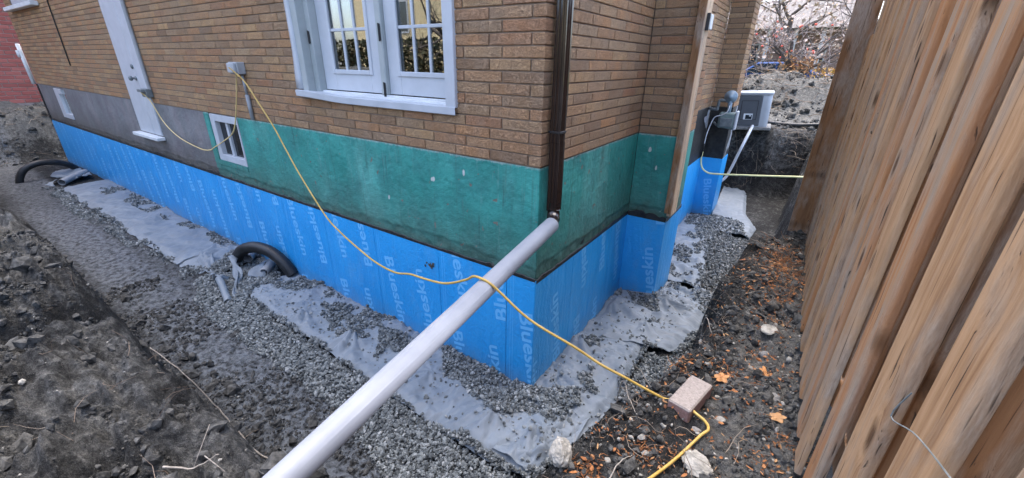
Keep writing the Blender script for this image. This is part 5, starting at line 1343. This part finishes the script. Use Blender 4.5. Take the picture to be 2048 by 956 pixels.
far_tree(-.8, 30, 8.5, 4, 'tall brown autumn tree behind the crabapple, across the street', MT['far_leaf'], 800)
far_tree(3.2, 28, 7.0, 4, 'rightmost autumn tree across the street, beside the fence post top', MT['far_leaf'], 500)
gs = empty('golden_shrub', (1.75, 15.0, 1.3), 'low golden leaved shrub right of the crabapple trunk', 'shrub')
mbs, mbt, tips = MB(), MB(), []
for k in range(7): grow(mbs, mbt, Vector((0, 0, 0)), Vector((random.gauss(0, .5), random.gauss(0, .5), 1)).normalized(), .5, .015, 1, tips, .5)
mbs.add(mbt.v, mbt.f); mbs.obj('stems', MT['bark'], gs)
c = cards('foliage', np.stack([RNG.normal(0, .35, 900), RNG.normal(0, .3, 900), RNG.uniform(.1, 1.0, 900)], 1), .05, MT['gold_leaf'], gs)
# parked car
car = empty('parked_car', (-.3, 19.5, 1.08), 'blue car parked on the street beyond the soil mound', 'car')
def loft(secs, m, name, par):
    mb = MB(); V = []; k = len(secs[0][1])
    for (y, pts) in secs: V += [(x, y, z) for x, z in pts]
    Fc = [(i * k + j, i * k + (j + 1) % k, (i + 1) * k + (j + 1) % k, (i + 1) * k + j) for i in range(len(secs) - 1) for j in range(k)] + [tuple(range(k)), tuple((len(secs) - 1) * k + j for j in range(k))]
    mb.add(V, Fc); return mb.obj(name, m, par)
side_ = [(-2.15, .35), (-2.2, .65), (-2.05, .88), (-1.15, .98), (-.55, 1.40), (.7, 1.43), (1.5, 1.05), (2.1, .95), (2.2, .6), (2.15, .35)]
loft([(-.82, [(x * .98, .35 + (z - .35) * .95) for x, z in side_]), (-.78, side_), (.78, side_), (.82, [(x * .98, .35 + (z - .35) * .95) for x, z in side_])], MT['car_blue'], 'body', car)
loft([(-.825, [(-1.0, .99), (-.5, 1.34), (.08, 1.36), (.08, .99)]), (-.80, [(-1.0, .99), (-.5, 1.34), (.08, 1.36), (.08, .99)])], MT['car_glass'], 'side_window', car)
loft([(-.825, [(.16, .99), (.16, 1.36), (.62, 1.37), (1.3, 1.02)]), (-.80, [(.16, .99), (.16, 1.36), (.62, 1.37), (1.3, 1.02)])], MT['car_glass'], 'side_window', car)
for x in (-1.35, 1.4):
    for y in (-.78, .62):
        mb = MB(); mb.lathe([(0, .33), (.02, .345), (.16, .345), (.18, .33)], (x, y, .345), (0, 1, 0), 18); wh = mb.obj('wheel', MT['tyre'], car, False)
        mb = MB(); mb.lathe([(0, .2), (.006, .19)], (x, y - .004, .345), (0, 1, 0), 14); mb.obj('rim', MT['ac_light'], wh)
mb = MB(); mb.box(2.12, 2.20, -.74, -.5, .72, .88, .01); mb.obj('tail_lamp', MT['red_lamp'], car)
# house with white porch posts across the street
fh = empty('porch_house', (-3, 33, 1.4), 'low house across the street with white porch posts, behind the crabapple', 'house')
mb = MB(); mb.box(-7, 5.5, 2, 8, 0, 3.2); mb.obj('wall', m_noise('brown_siding', (.22, .15, .13), (.29, .20, .17), 2, .8, .2, .01, 8, stretch=(1, 1, 10)), fh)
mb = MB(); V = [(-7.6, -.6, 3.2), (6.1, -.6, 3.2), (6.1, 8.6, 3.2), (-7.6, 8.6, 3.2), (-7.6, 4, 5.3), (6.1, 4, 5.3)]
mb.add(V, [(0, 1, 5, 4), (2, 3, 4, 5), (1, 2, 5), (3, 0, 4), (0, 3, 2, 1)]); mb.obj('roof', MT['shingle'], fh)
for i in range(9):
    mb = MB(); x = -6.6 + i * 1.5; mb.box(x, x + .22, -.3, -.08, 0, 3.18, .02); mb.obj('porch_post', MT['white'], fh)
for x in (-5.2, -1.0, 3.0):
    mb = MB(); mb.box(x, x + 1.4, 1.96, 2.02, 1.0, 2.4); w_ = mb.obj('window', MT['white'], fh)
    mb = MB(); mb.box(x + .1, x + 1.3, 1.93, 1.955, 1.1, 2.3); mb.obj('pane', MT['car_glass'], w_)
# what the door glass mirrors: the house and tree on the other side of the yard
yh = empty('cream_house', (-15, -15, 1.1), 'cream sided house facing the yard from the far side of the dig', 'house')
mb = MB(); mb.box(-7, 7, -6, 0, 0, 6.5); mb.obj('wall', MT['cream'], yh)
mb = MB(); V = [(-7.5, -6.5, 6.5), (7.5, -6.5, 6.5), (7.5, .5, 6.5), (-7.5, .5, 6.5), (-7.5, -3, 9), (7.5, -3, 9)]
mb.add(V, [(0, 1, 5, 4), (2, 3, 4, 5), (1, 2, 5), (3, 0, 4), (0, 3, 2, 1)]); mb.obj('roof', MT['shingle'], yh)
for x in (-4, 2):
    mb = MB(); mb.box(x, x + 1.6, -.02, .04, 2.6, 4.2); w_ = mb.obj('window', MT['white'], yh)
    mb = MB(); mb.box(x + .1, x + 1.5, .041, .05, 2.7, 4.1); mb.obj('pane', MT['car_glass'], w_)
yt = empty('bare_tree', (-9.5, -10, 1.0), 'bare branching tree in front of the cream sided house', 'tree')
mbs, mbt, tips = MB(), MB(), []; mbs.tube([(0, 0, 0), (.05, 0, 1.0), (0, .05, 1.8)], [.2, .17, .15], 9)
for k in range(6): grow(mbs, mbt, Vector((0, .05, 1.75)), Vector((math.cos(k * 1.05), math.sin(k * 1.05), .75)).normalized(), 1.7, .09, 3, tips, .55)
mbs.obj('trunk', MT['bark'], yt); o = mbt.obj('twigs', MT['bark'], yt); o['kind'] = 'stuff'

hg = empty('hedge', (-14, -12.5, 1.0), 'dark clipped hedge in front of the cream sided house', 'hedge')
mbs, mbt, tips = MB(), MB(), []
for k in range(14): mbs.tube([(-7 + k, 0, 0), (-7 + k + .1, .05, 1.0), (-6.9 + k, 0, 1.9)], [.05, .04, .02], 5)
mbs.obj('stems', MT['bark'], hg)
cards('foliage', np.stack([RNG.uniform(-7.5, 7.5, 5000), RNG.normal(0, .35, 5000), RNG.uniform(.0, 2.25, 5000)], 1), .13, m_leaf('hedge_leaves', [(0, (.03, .04, .02)), (.6, (.06, .06, .03)), (1, (.11, .08, .04))]), hg)
